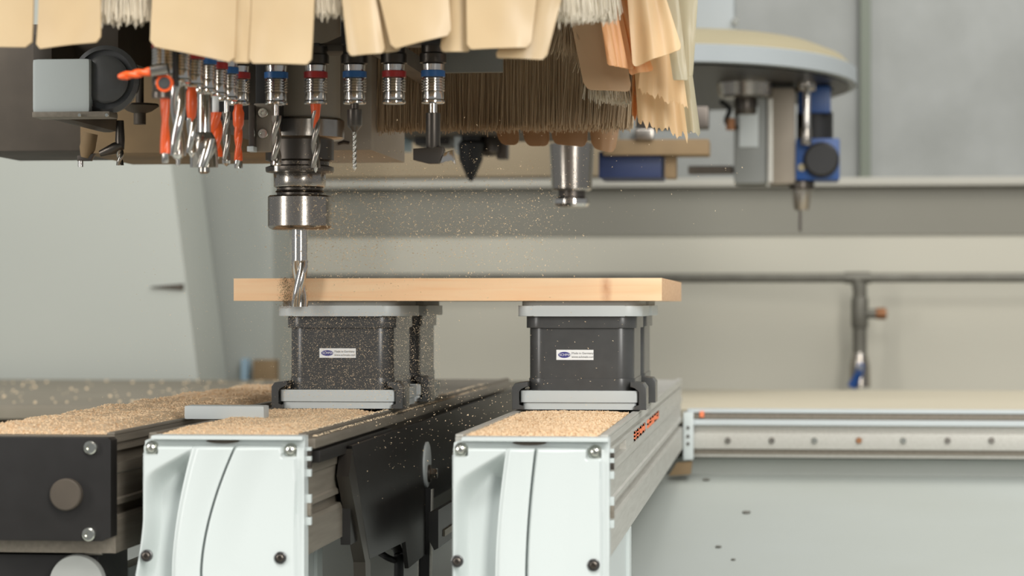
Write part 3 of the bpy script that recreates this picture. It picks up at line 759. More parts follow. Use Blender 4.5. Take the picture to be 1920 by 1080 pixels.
# ------------------------------------------------------------------ tools in the spindles
def tool(i, name, label, cat='drill bit'):
    return thing(name, spo[i].location, label, cat, None)
def tw(t, name, m, r, a, b, turns, core=.5, fl=2):
    bm = B(); twist_bm(bm, r*kd, -b*kd, -a*kd, turns, fl, core, 24, 50); return new_obj(name, bm, m, t, smooth=50)
def cy(t, name, m, prof):
    bm = B(); lathe(bm, [(r*kd, -z*kd) for r, z in prof], 'Z', (0, 0, 0), 28); return new_obj(name, bm, m, t, smooth=30)
t = tool(0, 'twist_drill', 'steel twist drill with bright tip, in the blue ringed spindle left of the chuck')
cy(t, 'shank', 'chrome', [(5, 0), (5, 22)]); tw(t, 'flute', 'steel', 10, 20, 104, 1.0, .45); cy(t, 'tip', 'chrome', [(8, 104), (9, 106), (9, 112), (4, 114), (4, 124), (1, 126)])
t = tool(1, 'twist_drill', 'twist drill with an orange upper part, in the red ringed spindle above the chuck')
cy(t, 'shank', 'orange_coat', [(10, 0), (9, 10), (5, 42), (4, 45)]); tw(t, 'flute', 'steel', 9, 8, 118, 1.3, .4); cy(t, 'tip', 'chrome', [(4, 116), (3, 122), (.5, 127)])
t = tool(2, 'twist_drill', 'tiny thin twist drill in a small steel chuck, under the blue ringed spindle')
cy(t, 'chuck', 'dark_steel', [(8, 0), (8, 8), (14, 10), (14, 38), (12, 42), (4, 52)]); tw(t, 'flute', 'chrome', 4.2, 50, 118, 3.2, .6); cy(t, 'tip', 'chrome', [(4, 117), (3, 120), (.4, 124)])
t = tool(4, 'hinge_cutter', 'wide flat hinge boring cutter on a thick dark shank, rightmost tool', 'cutter')
cy(t, 'shank', 'chrome', [(8, 0), (8, 17)]); cy(t, 'body', 'dark_steel', [(12, 17), (13.5, 18), (13.5, 78), (12, 84)])
bm = B(); prism(bm, [(-36*kd, -84*kd), (20*kd, -80*kd), (22*kd, -88*kd), (12*kd, -112*kd), (-8*kd, -112*kd), (-36*kd, -105*kd)], -12*kd, 12*kd, 'Y', .0008); new_obj('cutting_head', bm, 'dark_steel', t)
bm = B(); prism(bm, [(20*kd, -92*kd), (38*kd, -86*kd), (42*kd, -113*kd), (34*kd, -104*kd), (24*kd, -108*kd), (14*kd, -112*kd)], -6*kd, 8*kd, 'Y', .0005); new_obj('cutting_edge', bm, 'chrome', t)
t = tool(5, 'twist_drill', 'bright orange drill at the rear of the crowded row')
cy(t, 'shank', 'orange_coat', [(8, 0), (8, 6), (11, 14), (10, 36), (5, 48)]); tw(t, 'flute', 'orange_coat', 8, 40, 104, .7, .6); tw(t, 'tip', 'chrome', 8, 103, 118, .2, .5)
t = tool(6, 'twist_drill', 'thin dark twist drill behind the orange and white one')
cy(t, 'shank', 'chrome', [(5, 0), (5, 22)]); tw(t, 'flute', 'steel', 8, 20, 112, 1.0, .45); cy(t, 'tip', 'chrome', [(8, 110), (7, 115), (1, 120)])
t = tool(7, 'twist_drill', 'orange spiral drill with a white shank in the crowded row')
cy(t, 'shank', 'sticker_white', [(6, 0), (6, 30)]); tw(t, 'flute', 'orange_coat', 13, 28, 108, .9, .6); cy(t, 'tip', 'chrome', [(7, 107), (6, 112), (1, 118)])
t = tool(8, 'countersink', 'big steel countersink cutter with four blades, lowest of the crowded row', 'cutter')
cy(t, 'shank', 'chrome', [(11, 0), (12, 2), (12, 70), (10, 72)]); cy(t, 'body', 'steel', [(14, 70), (20, 80), (22, 100), (14, 120)])
tw(t, 'blade', 'chrome', 25, 82, 132, .15, .55, 4); cy(t, 'tip', 'steel', [(10, 130), (10, 140), (6, 143)])
t = tool(9, 'twist_drill', 'drill with a red upper part and bright lower flute in the crowded row')
cy(t, 'shank', 'orange_coat', [(7, 0), (9, 8), (10, 28), (8, 48), (5, 58)]); tw(t, 'flute', 'chrome', 9, 52, 112, .6, .5); cy(t, 'tip', 'chrome', [(6, 111), (4, 116), (1, 120)])
t = tool(10, 'twist_drill', 'thick bright steel twist drill near the front of the crowded row')
tw(t, 'flute', 'chrome', 14, 0, 122, .7, .35); cy(t, 'tip', 'chrome', [(11, 120), (8, 126), (4, 129), (3, 138), (.5, 141)])
t = tool(11, 'twist_drill', 'slim orange drill with silver tip at the front left of the crowded row')
cy(t, 'shank', 'dark_steel', [(9, 0), (9, 34)]); tw(t, 'flute', 'orange_coat', 8.5, 32, 124, .5, .6); tw(t, 'side_flute', 'steel', 6, 30, 100, .6, .5); cy(t, 'tip', 'chrome', [(5.5, 122), (5.5, 138), (4.5, 140)])
# horizontal drill
c = Vector((XROWX, 1.72, Z_(300, 140, 1.72)))
hz = thing('horizontal_drill_unit', W(305, 168, 1.745), 'small dark sideways drilling unit with an orange ring, front left of the spindles', 'drilling unit')
bm = B(); lathe(bm, [(.0066, 0), (.0066, .004), (.0058, .005), (.0066, .006), (.0058, .008), (.0066, .009), (.0066, .014), (.0055, .016)], 'Z', (-.001, 0, -.006), 28); new_obj('ribbed_nose', bm, 'dark_steel', hz)
bm = B(); lathe(bm, [(.0036, -.007), (.0062, -.007), (.0062, -.0045), (.0036, -.0045)], 'Y', (.003, 0, .004), 28); new_obj('orange_ring', bm, 'orange_coat', hz)
bm = B(); lathe(bm, [(.0044, -.004), (.0044, -.0074), (.003, -.0085)], 'Y', (.003, 0, .004), 28); new_obj('dark_plug', bm, 'black_plastic', hz)
pbox('arm', hz, W(292, 168, 1.75), W(318, 150, 1.772), 'black_metal', .001)
pbox('hanger', hz, W(325, 160, 1.752), W(334, 88, 1.765), 'black_metal', .001)
p0 = W(222, 144, 1.735); p1 = W(300, 131, 1.735)
t = thing('horizontal_drill', p1, 'orange drill lying sideways and pointing left, front left of the spindles', 'drill bit')
d = (p0-p1); L = d.length
bm = B(); twist_bm(bm, .0032, .004, L-.006, 1.2, 2, .7, 20, 40); new_obj('flute', bm, 'orange_coat', t).rotation_euler = d.to_track_quat('Z', 'Y').to_euler()
bm = B(); lathe(bm, [(.0032, L-.006), (.0024, L-.002), (.0015, L)], 'Z', (0, 0, 0), 16); new_obj('tip', bm, 'orange_coat', t).rotation_euler = d.to_track_quat('Z', 'Y').to_euler()
bm = B(); lathe(bm, [(.0042, -.006), (.0042, .006), (.003, .007)], 'Z', (0, 0, 0), 16); new_obj('shank', bm, 'steel', t).rotation_euler = d.to_track_quat('Z', 'Y').to_euler()
# tools of the far left unit
t = thing('angled_drill', W(225, 232, 2.3), 'grey twist drill hanging alone at the left below the motor', 'drill bit')
kk = mpp(225, 2.3)
bm = B(); twist_bm(bm, 7*kk, -78*kk, -44*kk, .8, 2, .5, 20, 30); new_obj('flute', bm, 'steel', t)
bm = B(); tube(bm, [(-38*kk, 0, -56*kk), (-10*kk, 0, -46*kk), (4*kk, 0, -40*kk)], [6*kk, 11*kk, 9*kk], 14); new_obj('holder', bm, 'dark_steel', t)
bm = B(); lathe(bm, [(8*kk, -46*kk), (9*kk, -30*kk), (7*kk, 6*kk)], 'Z', (0, 0, 0), 20); new_obj('shank', bm, 'dark_steel', t)
t = thing('end_mill', W(160, 250, 2.3), 'short grey cutter at the left edge below the motor', 'cutter')
bm = B(); tube(bm, [(10*kk, 0, 0), (4*kk, 0, -28*kk), (0, 0, -46*kk)], [14*kk, 15*kk, 9*kk], 16); new_obj('holder', bm, 'dusty_brown', t)
bm = B(); prism(bm, [(-14*kk, -42*kk), (20*kk, -38*kk), (12*kk, -52*kk), (-14*kk, -52*kk)], -6*kk, 6*kk, 'Y', .0005); new_obj('blade', bm, 'dark_steel', t)
bm = B(); lathe(bm, [(5*kk, -50*kk), (5*kk, -63*kk)], 'Z', (-9*kk, 0, 0), 16); new_obj('tip', bm, 'chrome', t)
# tilted disc behind
c = W(262, 195, 2.39)
bm = B(); lathe(bm, [(.0001, 0), (.018, .0), (.019, -.002), (.012, -.007), (.006, -.009), (.006, -.02)], 'Z', (0, 0, 0), 32)
o = tag(new_obj('saw_flange', bm, 'dusty_dark', loc=c), 'dim round tool flange in the dark between motor and drills', 'flange')
bm = B(); lathe(bm, [(.004, 0), (.004, .13)], 'Z', (0, 0, 0), 16); new_obj('shaft', bm, 'dusty_dark', o)

# ================================================================== DUST HOOD WITH CURTAINS AND BRUSHES
ZH = CZ+.285
hood = thing('dust_hood', (X_(650, 2.2), 2.2, ZH), 'suction hood skirted with cream plastic curtain strips and bristle brushes', 'dust hood')
HL = hood.location
bm = B(); pts = [(X_(-250, 1.70), 1.69), (X_(1052, 1.70), 1.69), (X_(1300, 2.2), 2.05), (X_(1320, 2.4), 2.3), (X_(1250, 2.72), 2.68), (X_(-250, 1.87), 2.68)]
prism(bm, [(x-HL.x, y-HL.y) for x, y in pts], 0, .03, 'Z', .003); new_obj('lid', bm, 'galvanized', hood)
def strip(name, tl, tr, br, bl, Y, m, thick=.0026, bow=.004, ripple=0, rip_n=3, torn=0, rc=10, nx=16, nz=22, Yb=None, seed=1, label=None, twist=0, par=None):
    """hanging flexible strip whose corners appear at the given pixels; it gets its own bow, ripples and thickness"""
    rnd = random.Random(seed); Yb = Y if Yb is None else Yb
    TL, TR, BR, BL = W(tl[0], tl[1], Y), W(tr[0], tr[1], Y), W(br[0], br[1], Yb), W(bl[0], bl[1], Yb)
    def up(a, b):   # continue the side line up to the hood
        d = (a-b); s = (ZH-a.z)/d.z; return a+d*s
    TL2, TR2 = up(TL, BL), up(TR, BR)
    TL2.y = TR2.y = Y
    k = mpp((tl[0]+tr[0])/2, Y)
    wd = (BR-BL).length; rcm = rc*k
    cols = []
    for i in range(nx+1):
        u = i/nx
        cut = 0
        dl, dr = u*wd, (1-u)*wd
        for dd in (dl, dr):
            if dd < rcm: cut = max(cut, rcm-math.sqrt(max(0, rcm*rcm-(rcm-dd)**2)))
        if torn: cut = -rnd.uniform(-torn, torn)*k*(1 if i % 2 else .35)
        cols.append(cut)
    bm = B(); F = []; K = []
    for j in range(nz+1):
        rf, rk = [], []
        for i in range(nx+1):
            u = i/nx; top = TL2.lerp(TR2, u); bot = BL.lerp(BR, u)
            ln = (top-bot).length
            bot2 = bot+(top-bot)*(cols[i]/ln)
            v = j/nz
            if torn: v = v
            p = top.lerp(bot2, v)
            off = -bow*math.sin(math.pi*u)*v+bow*.8*math.sin(v*2.6)+ripple*math.sin(u*rip_n*2*math.pi+seed+v*1.3)*(.3+.7*v)+twist*(u-.5)*v
            off += .0012*noise.noise(Vector((u*3+seed, v*4, seed)))*v
            rf.append(bm.verts.new((p.x-HL.x, p.y+off-HL.y, p.z-HL.z)))
            rk.append(bm.verts.new((p.x-HL.x, p.y+off+thick-HL.y, p.z-HL.z)))
        F.append(rf); K.append(rk)
    for j in range(nz):
        for i in range(nx):
            bm.faces.new((F[j][i], F[j][i+1], F[j+1][i+1], F[j+1][i])); bm.faces.new((K[j][i], K[j+1][i], K[j+1][i+1], K[j][i+1]))
        for g, h_ in ((0, 1), (nx, -1)):
            bm.faces.new((F[j][g], F[j+1][g], K[j+1][g], K[j][g]))
    for j in (0, nz):
        for i in range(nx): bm.faces.new((F[j][i], K[j][i], K[j][i+1], F[j][i+1]))
    o = new_obj(name, bm, m, par or hood, smooth=50)
    if label: o['label'] = label
    return o
CS = 'curtain_strip'
YF = 1.715
YF_=0
strip(CS, (70, 0), (186, 0), (187, 78), (66, 92), YF, 'curtain', seed=2)
strip(CS, (-130, 0), (60, 0), (58, 88), (-130, 88), YF, 'curtain', seed=12)
strip(CS, (284, 0), (441, 0), (437, 117), (281, 86), YF, 'curtain', seed=3, twist=.004)
strip(CS, (436, 0), (475, 0), (472, 118), (433, 117), YF+.006, 'curtain', seed=4, bow=.001)
strip(CS, (470, 0), (588, 0), (583, 121), (465, 118), YF, 'curtain', seed=5, twist=-.003)
strip(CS, (640, 0), (705, 0), (722, 99), (652, 105), YF, 'curtain', seed=6)
strip(CS, (694, 0), (722, 0), (752, 94), (716, 100), YF+.007, 'curtain', seed=7, bow=.001)
strip(CS, (712, 0), (840, 0), (845, 64), (735, 93), YF-.004, 'curtain', seed=8, twist=.005)
strip(CS, (836, 0), (885, 0), (882, 97), (824, 97), YF+.008, 'curtain', seed=9)
strip(CS, (874, 0), (1004, 0), (994, 88), (876, 93), YF-.003, 'curtain', seed=10, twist=.004)
strip(CS, (985, 0), (1051, 0), (1023, 112), (925, 108), YF+.007, 'curtain', seed=11, label='slanted strip at the right end of the front')
# right side, ragged strips
for i in range(5):
    strip(CS, (1124+i*9, 22), (1138+i*9, 20), (1156+i*11, 124+i*2), (1139+i*10, 122+i*2), 2.02+.012*i, 'curtain_orange', seed=20+i, rc=3, nx=6, bow=.002, thick=.003, label='orange tinted strip seen edge on' if i == 0 else None)
strip(CS, (1176, 0), (1250, 0), (1279, 92), (1186, 126), 2.03, 'curtain_peach', ripple=.0028, rip_n=1.9, seed=30, nx=40, bow=.008, rc=9, label='large peach coloured fluttering strip')
strip(CS, (1150, 0), (1176, 0), (1226, 132), (1180, 140), 2.06, 'curtain_orange', ripple=.003, rip_n=1.5, seed=31, nx=16, rc=4)
strip(CS, (1210, 0), (1262, 0), (1290, 205), (1196, 168), 2.09, 'curtain_peach', ripple=.003, rip_n=1.6, seed=32, nx=32, torn=8, label='torn peach coloured strip')
strip(CS, (1180, 0), (1256, 0), (1290, 258), (1196, 228), 2.12, 'curtain_peach', ripple=.003, rip_n=2.3, seed=33, nx=30, torn=13, label='longest strip with a ragged torn lower edge')
strip(CS, (1186, 0), (1232, 0), (1216, 226), (1184, 214), 2.15, 'curtain_orange', ripple=.004, rip_n=3, seed=34, nx=16, torn=13)
strip(CS, (1240, 0), (1280, 0), (1313, 250), (1268, 236), 2.14, 'curtain_pale', ripple=.003, rip_n=1.3, seed=35, nx=10, torn=9, label='pale strip ending in a long torn point')
strip(CS, (1240, 0), (1272, 0), (1290, 150), (1262, 150), 2.05, 'curtain_pale', seed=36, rc=2, bow=.002)
strip(CS, (1270, 0), (1308, 0), (1299, 142), (1286, 143), 2.07, 'curtain_pale', seed=37, rc=2, bow=.003, label='pale narrow strip at the right end')
# inner side strip, rear strips
strip('inner_strip', (1066, 20), (1150, 20), (1186, 172), (1096, 168), 2.10, 'strip_tan', seed=40, rc=14, label='tan strip on the inner side')
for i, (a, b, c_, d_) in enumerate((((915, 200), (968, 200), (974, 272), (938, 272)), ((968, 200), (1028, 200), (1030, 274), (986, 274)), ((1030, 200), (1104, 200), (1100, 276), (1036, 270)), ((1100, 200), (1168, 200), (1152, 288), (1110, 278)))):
    strip('rear_strip', a, b, c_, d_, 2.57+.004*(i % 2), 'strip_shade_brown', seed=50+i, rc=12, bow=.003, label='rear strip with its shade coloured in brown' if i == 0 else None)
# grey inner plate
bm = B(); box(bm, W(833, 136, 2.42)-HL, Vector((X_(942, 2.42), 2.43, ZH))-HL, .001); new_obj('deflector_plate', bm, 'galvanized', hood)
# brushes
def brush(name, path, zbot, n, m, r=.0004, spread=.006, lean=0, core=None, seed=1, ztop=None, label=None, thick=.02):
    """bristles along a path of (x,y); zbot is a function of the path parameter"""
    rnd = random.Random(seed); bm = B(); ztop = ZH if ztop is None else ztop
    path = [Vector((p[0], p[1])) for p in path]
    seg = [(path[i+1]-path[i]).length for i in range(len(path)-1)]; tot = sum(seg)
    def at(s):
        d = s*tot
        for i, L in enumerate(seg):
            if d <= L or i == len(seg)-1: return path[i].lerp(path[i+1], min(1, d/L))
            d -= L
    for i in range(n):
        s = rnd.random(); p = at(s)
        ox, oy = rnd.uniform(-thick, thick)*.5, rnd.uniform(-thick, thick)*.5
        z1 = zbot(s)+rnd.gauss(0, .0025)
        dx = rnd.gauss(0, spread)+(lean(s) if callable(lean) else lean); dy = rnd.gauss(0, spread)
        rr = r*rnd.uniform(.7, 1.4)
        top = Vector((p.x+ox, p.y+oy, ztop)); bot = Vector((p.x+ox+dx, p.y+oy+dy, z1))
        mid = top.lerp(bot, .55)-Vector((dx*.18, dy*.18, 0))
        rg = []
        for q_ in (top, mid, bot):
            rg.append([bm.verts.new((q_.x+rr*math.cos(a)-HL.x, q_.y+rr*math.sin(a)-HL.y, q_.z-HL.z)) for a in (0.5, 2.6, 4.7)])
        for a, b in zip(rg, rg[1:]):
            for j in range(3): bm.faces.new((a[j], a[(j+1) % 3], b[(j+1) % 3], b[j]))
        bm.faces.new(rg[2])
    o = new_obj(name, bm, m, hood, smooth=0); o['kind'] = 'stuff'
    if label: o['label'] = label
    return o
xa, xb = X_(699, 2.48), X_(1186, 2.48)
zz1 = Z_(900, 238, 2.48)
brush('rear_brush', [(xa, 2.48), (xb, 2.48)], lambda s: zz1, 9000, 'bristle_dark', .00045, .0022, lambda s: -.016*max(0, s-.55), seed=3, thick=.016, label='long dark brown bristle brush')
bm = B(); box(bm, Vector((xa+.004, 2.483, zz1+.006))-HL, Vector((xb-.012, 2.497, ZH))-HL); new_obj('brush_core', bm, 'bristle_core', hood, smooth=0)
brush('front_brush', [(X_(150, 1.735), 1.735), (X_(1050, 1.735), 1.735), (X_(1145, 1.95), 1.95)], lambda s: Z_(600 if s < .62 else 1090, 32 if s < .2 else 24 if s < .62 else 30, 1.735 if s < .62 else 1.735+.215*(s-.62)/.38), 5200, 'bristle_white', .0004, .003, 0, seed=4, thick=.008, label='white bristles behind the front strips')
brush('side_brush', [(X_(1068, 2.12), 2.12), (X_(1120, 2.2), 2.2), (X_(1178, 2.4), 2.4)], lambda s: Z_(1085, 95+90*s, 2.12+.3*s), 2600, 'bristle_dark', .0004, .009, .004, seed=5, label='pale splayed bristles on the right side', thick=.012)
brush('corner_brush', [(X_(1126, 2.16), 2.16), (X_(1176, 2.17), 2.17)], lambda s: Z_(1150, 184, 2.16), 1300, 'bristle_white', .0004, .006, .006, seed=6, label='splayed bristles at the rear right corner')

# ================================================================== BACKGROUND MACHINERY (out of focus)
# second spindle in the middle
Y2 = 3.1; k2 = mpp(1072, Y2); c2 = W(1072, 390, Y2)
sp2 = thing('rear_spindle', c2, 'shiny silver spindle hanging in the middle background right of the hood', 'spindle')
lpart('collet', sp2, [(18*k2, 0), (30*k2, 2*k2), (34*k2, 8*k2), (34*k2, 16*k2), (24*k2, 20*k2)], 'chrome')
lpart('groove_ring', sp2, [(26*k2, 20*k2), (26*k2, 32*k2)], 'dark_steel')
lpart('sleeve', sp2, [(34*k2, 32*k2), (38*k2, 36*k2), (40*k2, 80*k2), (42*k2, 120*k2), (30*k2, 122*k2)], 'steel')
lpart('shaft', sp2, [(26*k2, 122*k2), (26*k2, 172*k2)], 'dark_steel')
# carousel of blurred tool holders
Y3 = 3.5
def Wb(a, b, c_): return W(a, b, c_)
cr3 = thing('tool_changer', W(820, 262, Y3), 'blurred tool changer with pale and dark tool holders below the brown brush', 'tool changer')
pbox('pale_cover', cr3, Wb(700, 280, Y3), Wb(774, 215, Y3+.08), 'pale_blue', .004, 'pale blue cover')
pbox('dark_block', cr3, Wb(776, 272, Y3), Wb(860, 205, Y3+.1), 'black_metal', .004)
bm = B(); c = W(868, 262, Y3)-cr3.location; k = mpp(868, Y3); lathe(bm, [(8*k, -30*k), (16*k, -22*k), (18*k, 30*k), (10*k, 60*k)], 'Z', c, 24); new_obj('white_holder', bm, 'light_grey_plastic', cr3)
bm = B(); c = W(883, 340, Y3-.02)-cr3.location; lathe(bm, [(3*k, 0), (10*k, 12*k), (22*k, 40*k), (24*k, 70*k), (18*k, 76*k), (18*k, 130*k)], 'Z', c, 28); new_obj('dark_cone', bm, 'matt_black', cr3)
bm = B(); c = W(918, 275, Y3)-cr3.location; lathe(bm, [(10*k, -18*k), (20*k, -10*k), (22*k, 10*k), (12*k, 30*k), (12*k, 70*k)], 'Z', c, 24); new_obj('grey_holder', bm, 'dark_steel', cr3)
pbox('beam', cr3, (X_(690, Y3), 3.06, Z_(900, 216, 3.1)), (X_(1105, 3.1), Y3+.12, Z_(900, 216, 3.1)+.06), 'dusty_dark', .004)
pbox('hanger', cr3, Wb(800, 170, Y3+.03), Vector((X_(860, Y3), Y3+.1, 1.9)), 'dusty_dark', .004)
pbox('small_arm', cr3, Wb(930, 298, Y3), Wb(955, 210, Y3+.03), 'dark_steel', .003)
# unit between centre and right head
Y4 = 3.68
un = thing('rear_drive_unit', W(1190, 335, Y4), 'blurred unit with a navy blue motor and brown bar behind the torn strips', 'drive unit')
pbox('navy_motor', un, Wb(1122, 334, Y4), Wb(1248, 292, Y4+.12), 'navy_paint', .004, 'navy blue motor')
pbox('brown_bar', un, Wb(1130, 291, Y4-.02), Wb(1332, 266, Y4+.05), 'dusty_brown', .003)
pbox('grey_column', un, Wb(1160, 266, Y4), Wb(1196, 150, Y4+.06), 'galvanized', .003)
pbox('bright_bar', un, Wb(1190, 262, Y4-.03), Wb(1226, 244, Y4), 'steel', .003)
pbox('dark_bar', un, Wb(1196, 240, Y4), Wb(1330, 205, Y4+.06), 'dark_steel', .003)
pbox('dark_post', un, Wb(1246, 334, Y4), Wb(1270, 292, Y4+.05), 'dusty_brown', .003)
pbox('hanger', un, Wb(1165, 160, Y4+.005), Vector((X_(1192, Y4), Y4+.05, 2.0)), 'galvanized', .003)
# right machine head
Y5 = 4.2; k5 = mpp(1450, Y5)
hd = thing('rear_machine_head', W(1440, 345, Y5), 'second machine head with a wide domed cover and blue motor, upper right background', 'machine head')
def H(px, py, dy=0): return W(px, py, Y5+dy)
# dome cover : elliptical plan
cc = W(1268, 165, Y5+.12)-hd.location
def dome(prof, m, name, label=None):
    bm = B(); lathe(bm, prof, 'Z', (0, 0, 0), 72)
    bmesh.ops.scale(bm, vec=(1, 1.55, 1), verts=bm.verts)
    bmesh.ops.rotate(bm, cent=(0, 0, 0), matrix=Matrix.Rotation(0, 3, 'Y'), verts=bm.verts)
    bmesh.ops.translate(bm, verts=bm.verts, vec=cc); o = new_obj(name, bm, m, hd)
    if label: o['label'] = label
    return o
r_ = 346*k5
zr = 0.0
dome([(r_*.9, zr-.002), (r_, zr), (r_*1.0, zr+.026), (r_*.985, zr+.028)], 'hood_paint', 'cover_rim', 'pale grey rim')
dome([(r_*.985, zr+.028), (r_*.93, zr+.045), (r_*.8, zr+.062), (r_*.55, zr+.073), (r_*.2, zr+.077)], 'cream_lid', 'dome_cover', 'beige dusty dome')
dome([(r_*.96, zr-.004), (r_*.95, zr-.001)], 'black_metal', 'underside')
pbox('mast', hd, H(1300, 60, .05), Vector((X_(1376, Y5+.05), Y5+.25, 2.3)), 'hood_paint', .004)
bm = B(); lathe(bm, [(7*k5, 0), (7*k5, -.01)], 'Y', H(1379, 40, .05)-hd.location, 16); new_obj('mast_bolt', bm, 'screw_steel', hd)
def cyl(name, px, py0, py1, r0, m, dy=0, n=32, r1=None, label=None):
    c = H(px, py1, dy)-hd.location; h = (py1-py0)*k5
    r1 = r1 or r0
    bm = B(); lathe(bm, [(r0*k5*.9, 0), (r0*k5, .003), (r1*k5, h-.003), (r1*k5*.9, h)], 'Z', c, n); o = new_obj(name, bm, m, hd)
    if label: o['label'] = label
    return o
cyl('gear_disc', 1398, 142, 184, 50, 'steel', .0, r1=56)
cyl('gear_neck', 1398, 180, 215, 22, 'dark_steel')
pbox('gear_body', hd, H(1376, 345, .0), H(1440, 184, .09), 'galvanized', .008)
pbox('gear_cover', hd, H(1442, 345, .01), H(1490, 172, .09), 'head_grey', .005)
pbox('bright_edge', hd, H(1439, 342, -.01), H(1449, 186, .01), 'aluminium', .002)
pbox('label_plate', hd, H(1386, 276, -.006), H(1422, 200, .002), 'light_grey_plastic', .001)
pbox('side_arm', hd, H(1290, 326, .02), H(1376, 312, .05), 'dusty_dark', .003)
bm = B(); tube(bm, bez([H(1352, 190, -.01)-hd.location, H(1368, 205, -.02)-hd.location, H(1362, 228, -.02)-hd.location, H(1380, 240, 0)-hd.location]), 5*k5, 10); new_obj('cable', bm, 'black_rubber', hd)
cyl('connector', 1370, 222, 244, 9, 'copper', -.02)
pbox('motor_top', hd, H(1496, 212, .03), H(1556, 168, .11), 'blue_paint', .004, 'blue motor top')
cyl('motor_barrel', 1528, 208, 268, 34, 'matt_black', .07)
pbox('motor_box', hd, H(1492, 338, .0), H(1572, 266, .1), 'blue_paint', .005, 'blue motor box')
bm = B(); lathe(bm, [(30*k5, .004), (33*k5, 0), (33*k5, -.012), (28*k5, -.016), (.0001, -.016)], 'Y', H(1540, 300, 0)-hd.location, 40); new_obj('round_fan', bm, 'matt_black', hd)
bm = B(); lathe(bm, [(7*k5, .004), (7*k5, -.003)], 'Y', H(1503, 314, -.001)-hd.location, 16); new_obj('yellow_button', bm, 'cream_lid', hd)
cyl('piston_rod', 1513, 160, 262, 7, 'chrome', -.01)
cyl('piston_cap', 1512, 138, 172, 18, 'steel', .0)
cyl('fitting', 1512, 240, 272, 10, 'steel', -.015)
cyl('chuck_collar', 1503, 338, 356, 24, 'dark_steel', .03)
cyl('chuck', 1503, 350, 394, 15, 'steel', .03, r1=19)
cyl('thin_bit', 1500, 394, 434, 2.6, 'dark_steel', .03)
for px in (1316, 1360, 1462, 1476): cyl('underside_fitting', px, 124, 150, 11, 'steel', .06)
pbox('under_plate', hd, H(1240, 150, .1), H(1570, 128, .25), 'black_metal', .004)
pbox('rear_block', hd, H(1378, 175, .1), H(1560, 150, .2), 'black_metal', .004)

# ================================================================== SAWDUST
def sawdust(name, xa_, xb_, ya_, yb_, z0, hmax, n, label, seed, cut=None, big=1.0):
    rnd = random.Random(seed); bm = B(); nx, ny = 40, 90
    G = []
    for j in range(ny+1):
        row_ = []
        for i in range(nx+1):
            u, v = i/nx, j/ny
            x = xa_+(xb_-xa_)*u; y = ya_+(yb_-ya_)*v
            e = min(1, 8*min(u, 1-u))*min(1, 20*v)*min(1, 10*(1-v))
            h = hmax*e*(.35+.9*(noise.noise(Vector((x*22, y*16, seed)))*.5+.5)+.25*noise.noise(Vector((x*150, y*150, seed))))
            row_.append(bm.verts.new((x, y, z0+max(.0001, h))))
        G.append(row_)
    for j in range(ny):
        for i in range(nx): bm.faces.new((G[j][i], G[j][i+1], G[j+1][i+1], G[j+1][i]))
    rim = [G[0][i] for i in range(nx+1)]+[G[j][nx] for j in range(1, ny+1)]+[G[ny][i] for i in range(nx-1, -1, -1)]+[G[j][0] for j in range(ny-1, 0, -1)]
    base = [bm.verts.new((v.co.x, v.co.y, z0)) for v in rim]; L = len(rim)
    for i in range(L): bm.faces.new((rim[i], base[i], base[(i+1) % L], rim[(i+1) % L]))
    for q_ in range(n):
        v_ = rnd.random()**1.3; u_ = rnd.random()
        x = xa_+(xb_-xa_)*u_; y = ya_+(yb_-ya_)*v_
        e = min(1, 8*min(u_, 1-u_))*min(1, 20*v_)*min(1, 10*(1-v_))
        h = hmax*e*(.35+.9*(noise.noise(Vector((x*22, y*16, seed)))*.5+.5)); s = rnd.uniform(.0004, .0011)*big
        p = Vector((x, y, z0+h+s*.3))
        M_ = Matrix.Rotation(rnd.uniform(0, 6.28), 3, Vector((rnd.random(), rnd.random(), rnd.random()+.01)).normalized())
        vs = [bm.verts.new(p+M_@Vector(c_)*s) for c_ in ((1.3, 0, 0), (-.6, .8, .1), (-.6, -.8, .1), (0, .1, .8))]
        for a, b, c_ in ((0, 1, 2), (0, 1, 3), (1, 2, 3), (0, 2, 3)): bm.faces.new((vs[a], vs[b], vs[c_]))
    return tag(new_obj(name, bm, 'sawdust', smooth=0), label, 'sawdust', kind='stuff')
sawdust('sawdust', xlR+.008, xrR-.012, YCAP+.014, YP0-.004, ZT+.0003, .0038, 9000, 'coarse pale sawdust on top of the right beam in front of its suction block', 5, big=1.5)
sawdust('sawdust', xlL+.008, xrL-.012, YCAP+.014, YP0-.004, ZT+.0003, .0050, 6000, 'fine peach coloured sawdust heaped on the left beam before its suction block', 9)
sawdust('sawdust', xl3+.006, xr3-.010, YCAP+.014, YCAP+1.1, ZT+.0003, .0085, 9000, 'long bank of loose shavings on the leftmost beam', 13, big=1.3)
# dust lines on the side rail of the left beam
bm = B(); rnd = random.Random(8)
for i in range(1500):
    y = rnd.uniform(.03, 1.2); x = hwL+rnd.uniform(-.010, .0028)
    s = rnd.uniform(.0003, .0008); p = Vector((cxL+x, YCAP+y, ZT-.0014+s*.5 if x > hwL-.004 else ZT+.0025))
    vs = [bm.verts.new(p+Vector(c_)*s) for c_ in ((1.3, 0, 0), (-.6, .8, .1), (-.6, -.8, .1), (0, .1, .8))]
    for a, b, c_ in ((0, 1, 2), (0, 1, 3), (1, 2, 3), (0, 2, 3)): bm.faces.new((vs[a], vs[b], vs[c_]))
tag(new_obj('dust_trace', bm, 'chip', smooth=0), 'thin line of dust along the right edge of the left beam', 'sawdust', kind='stuff')

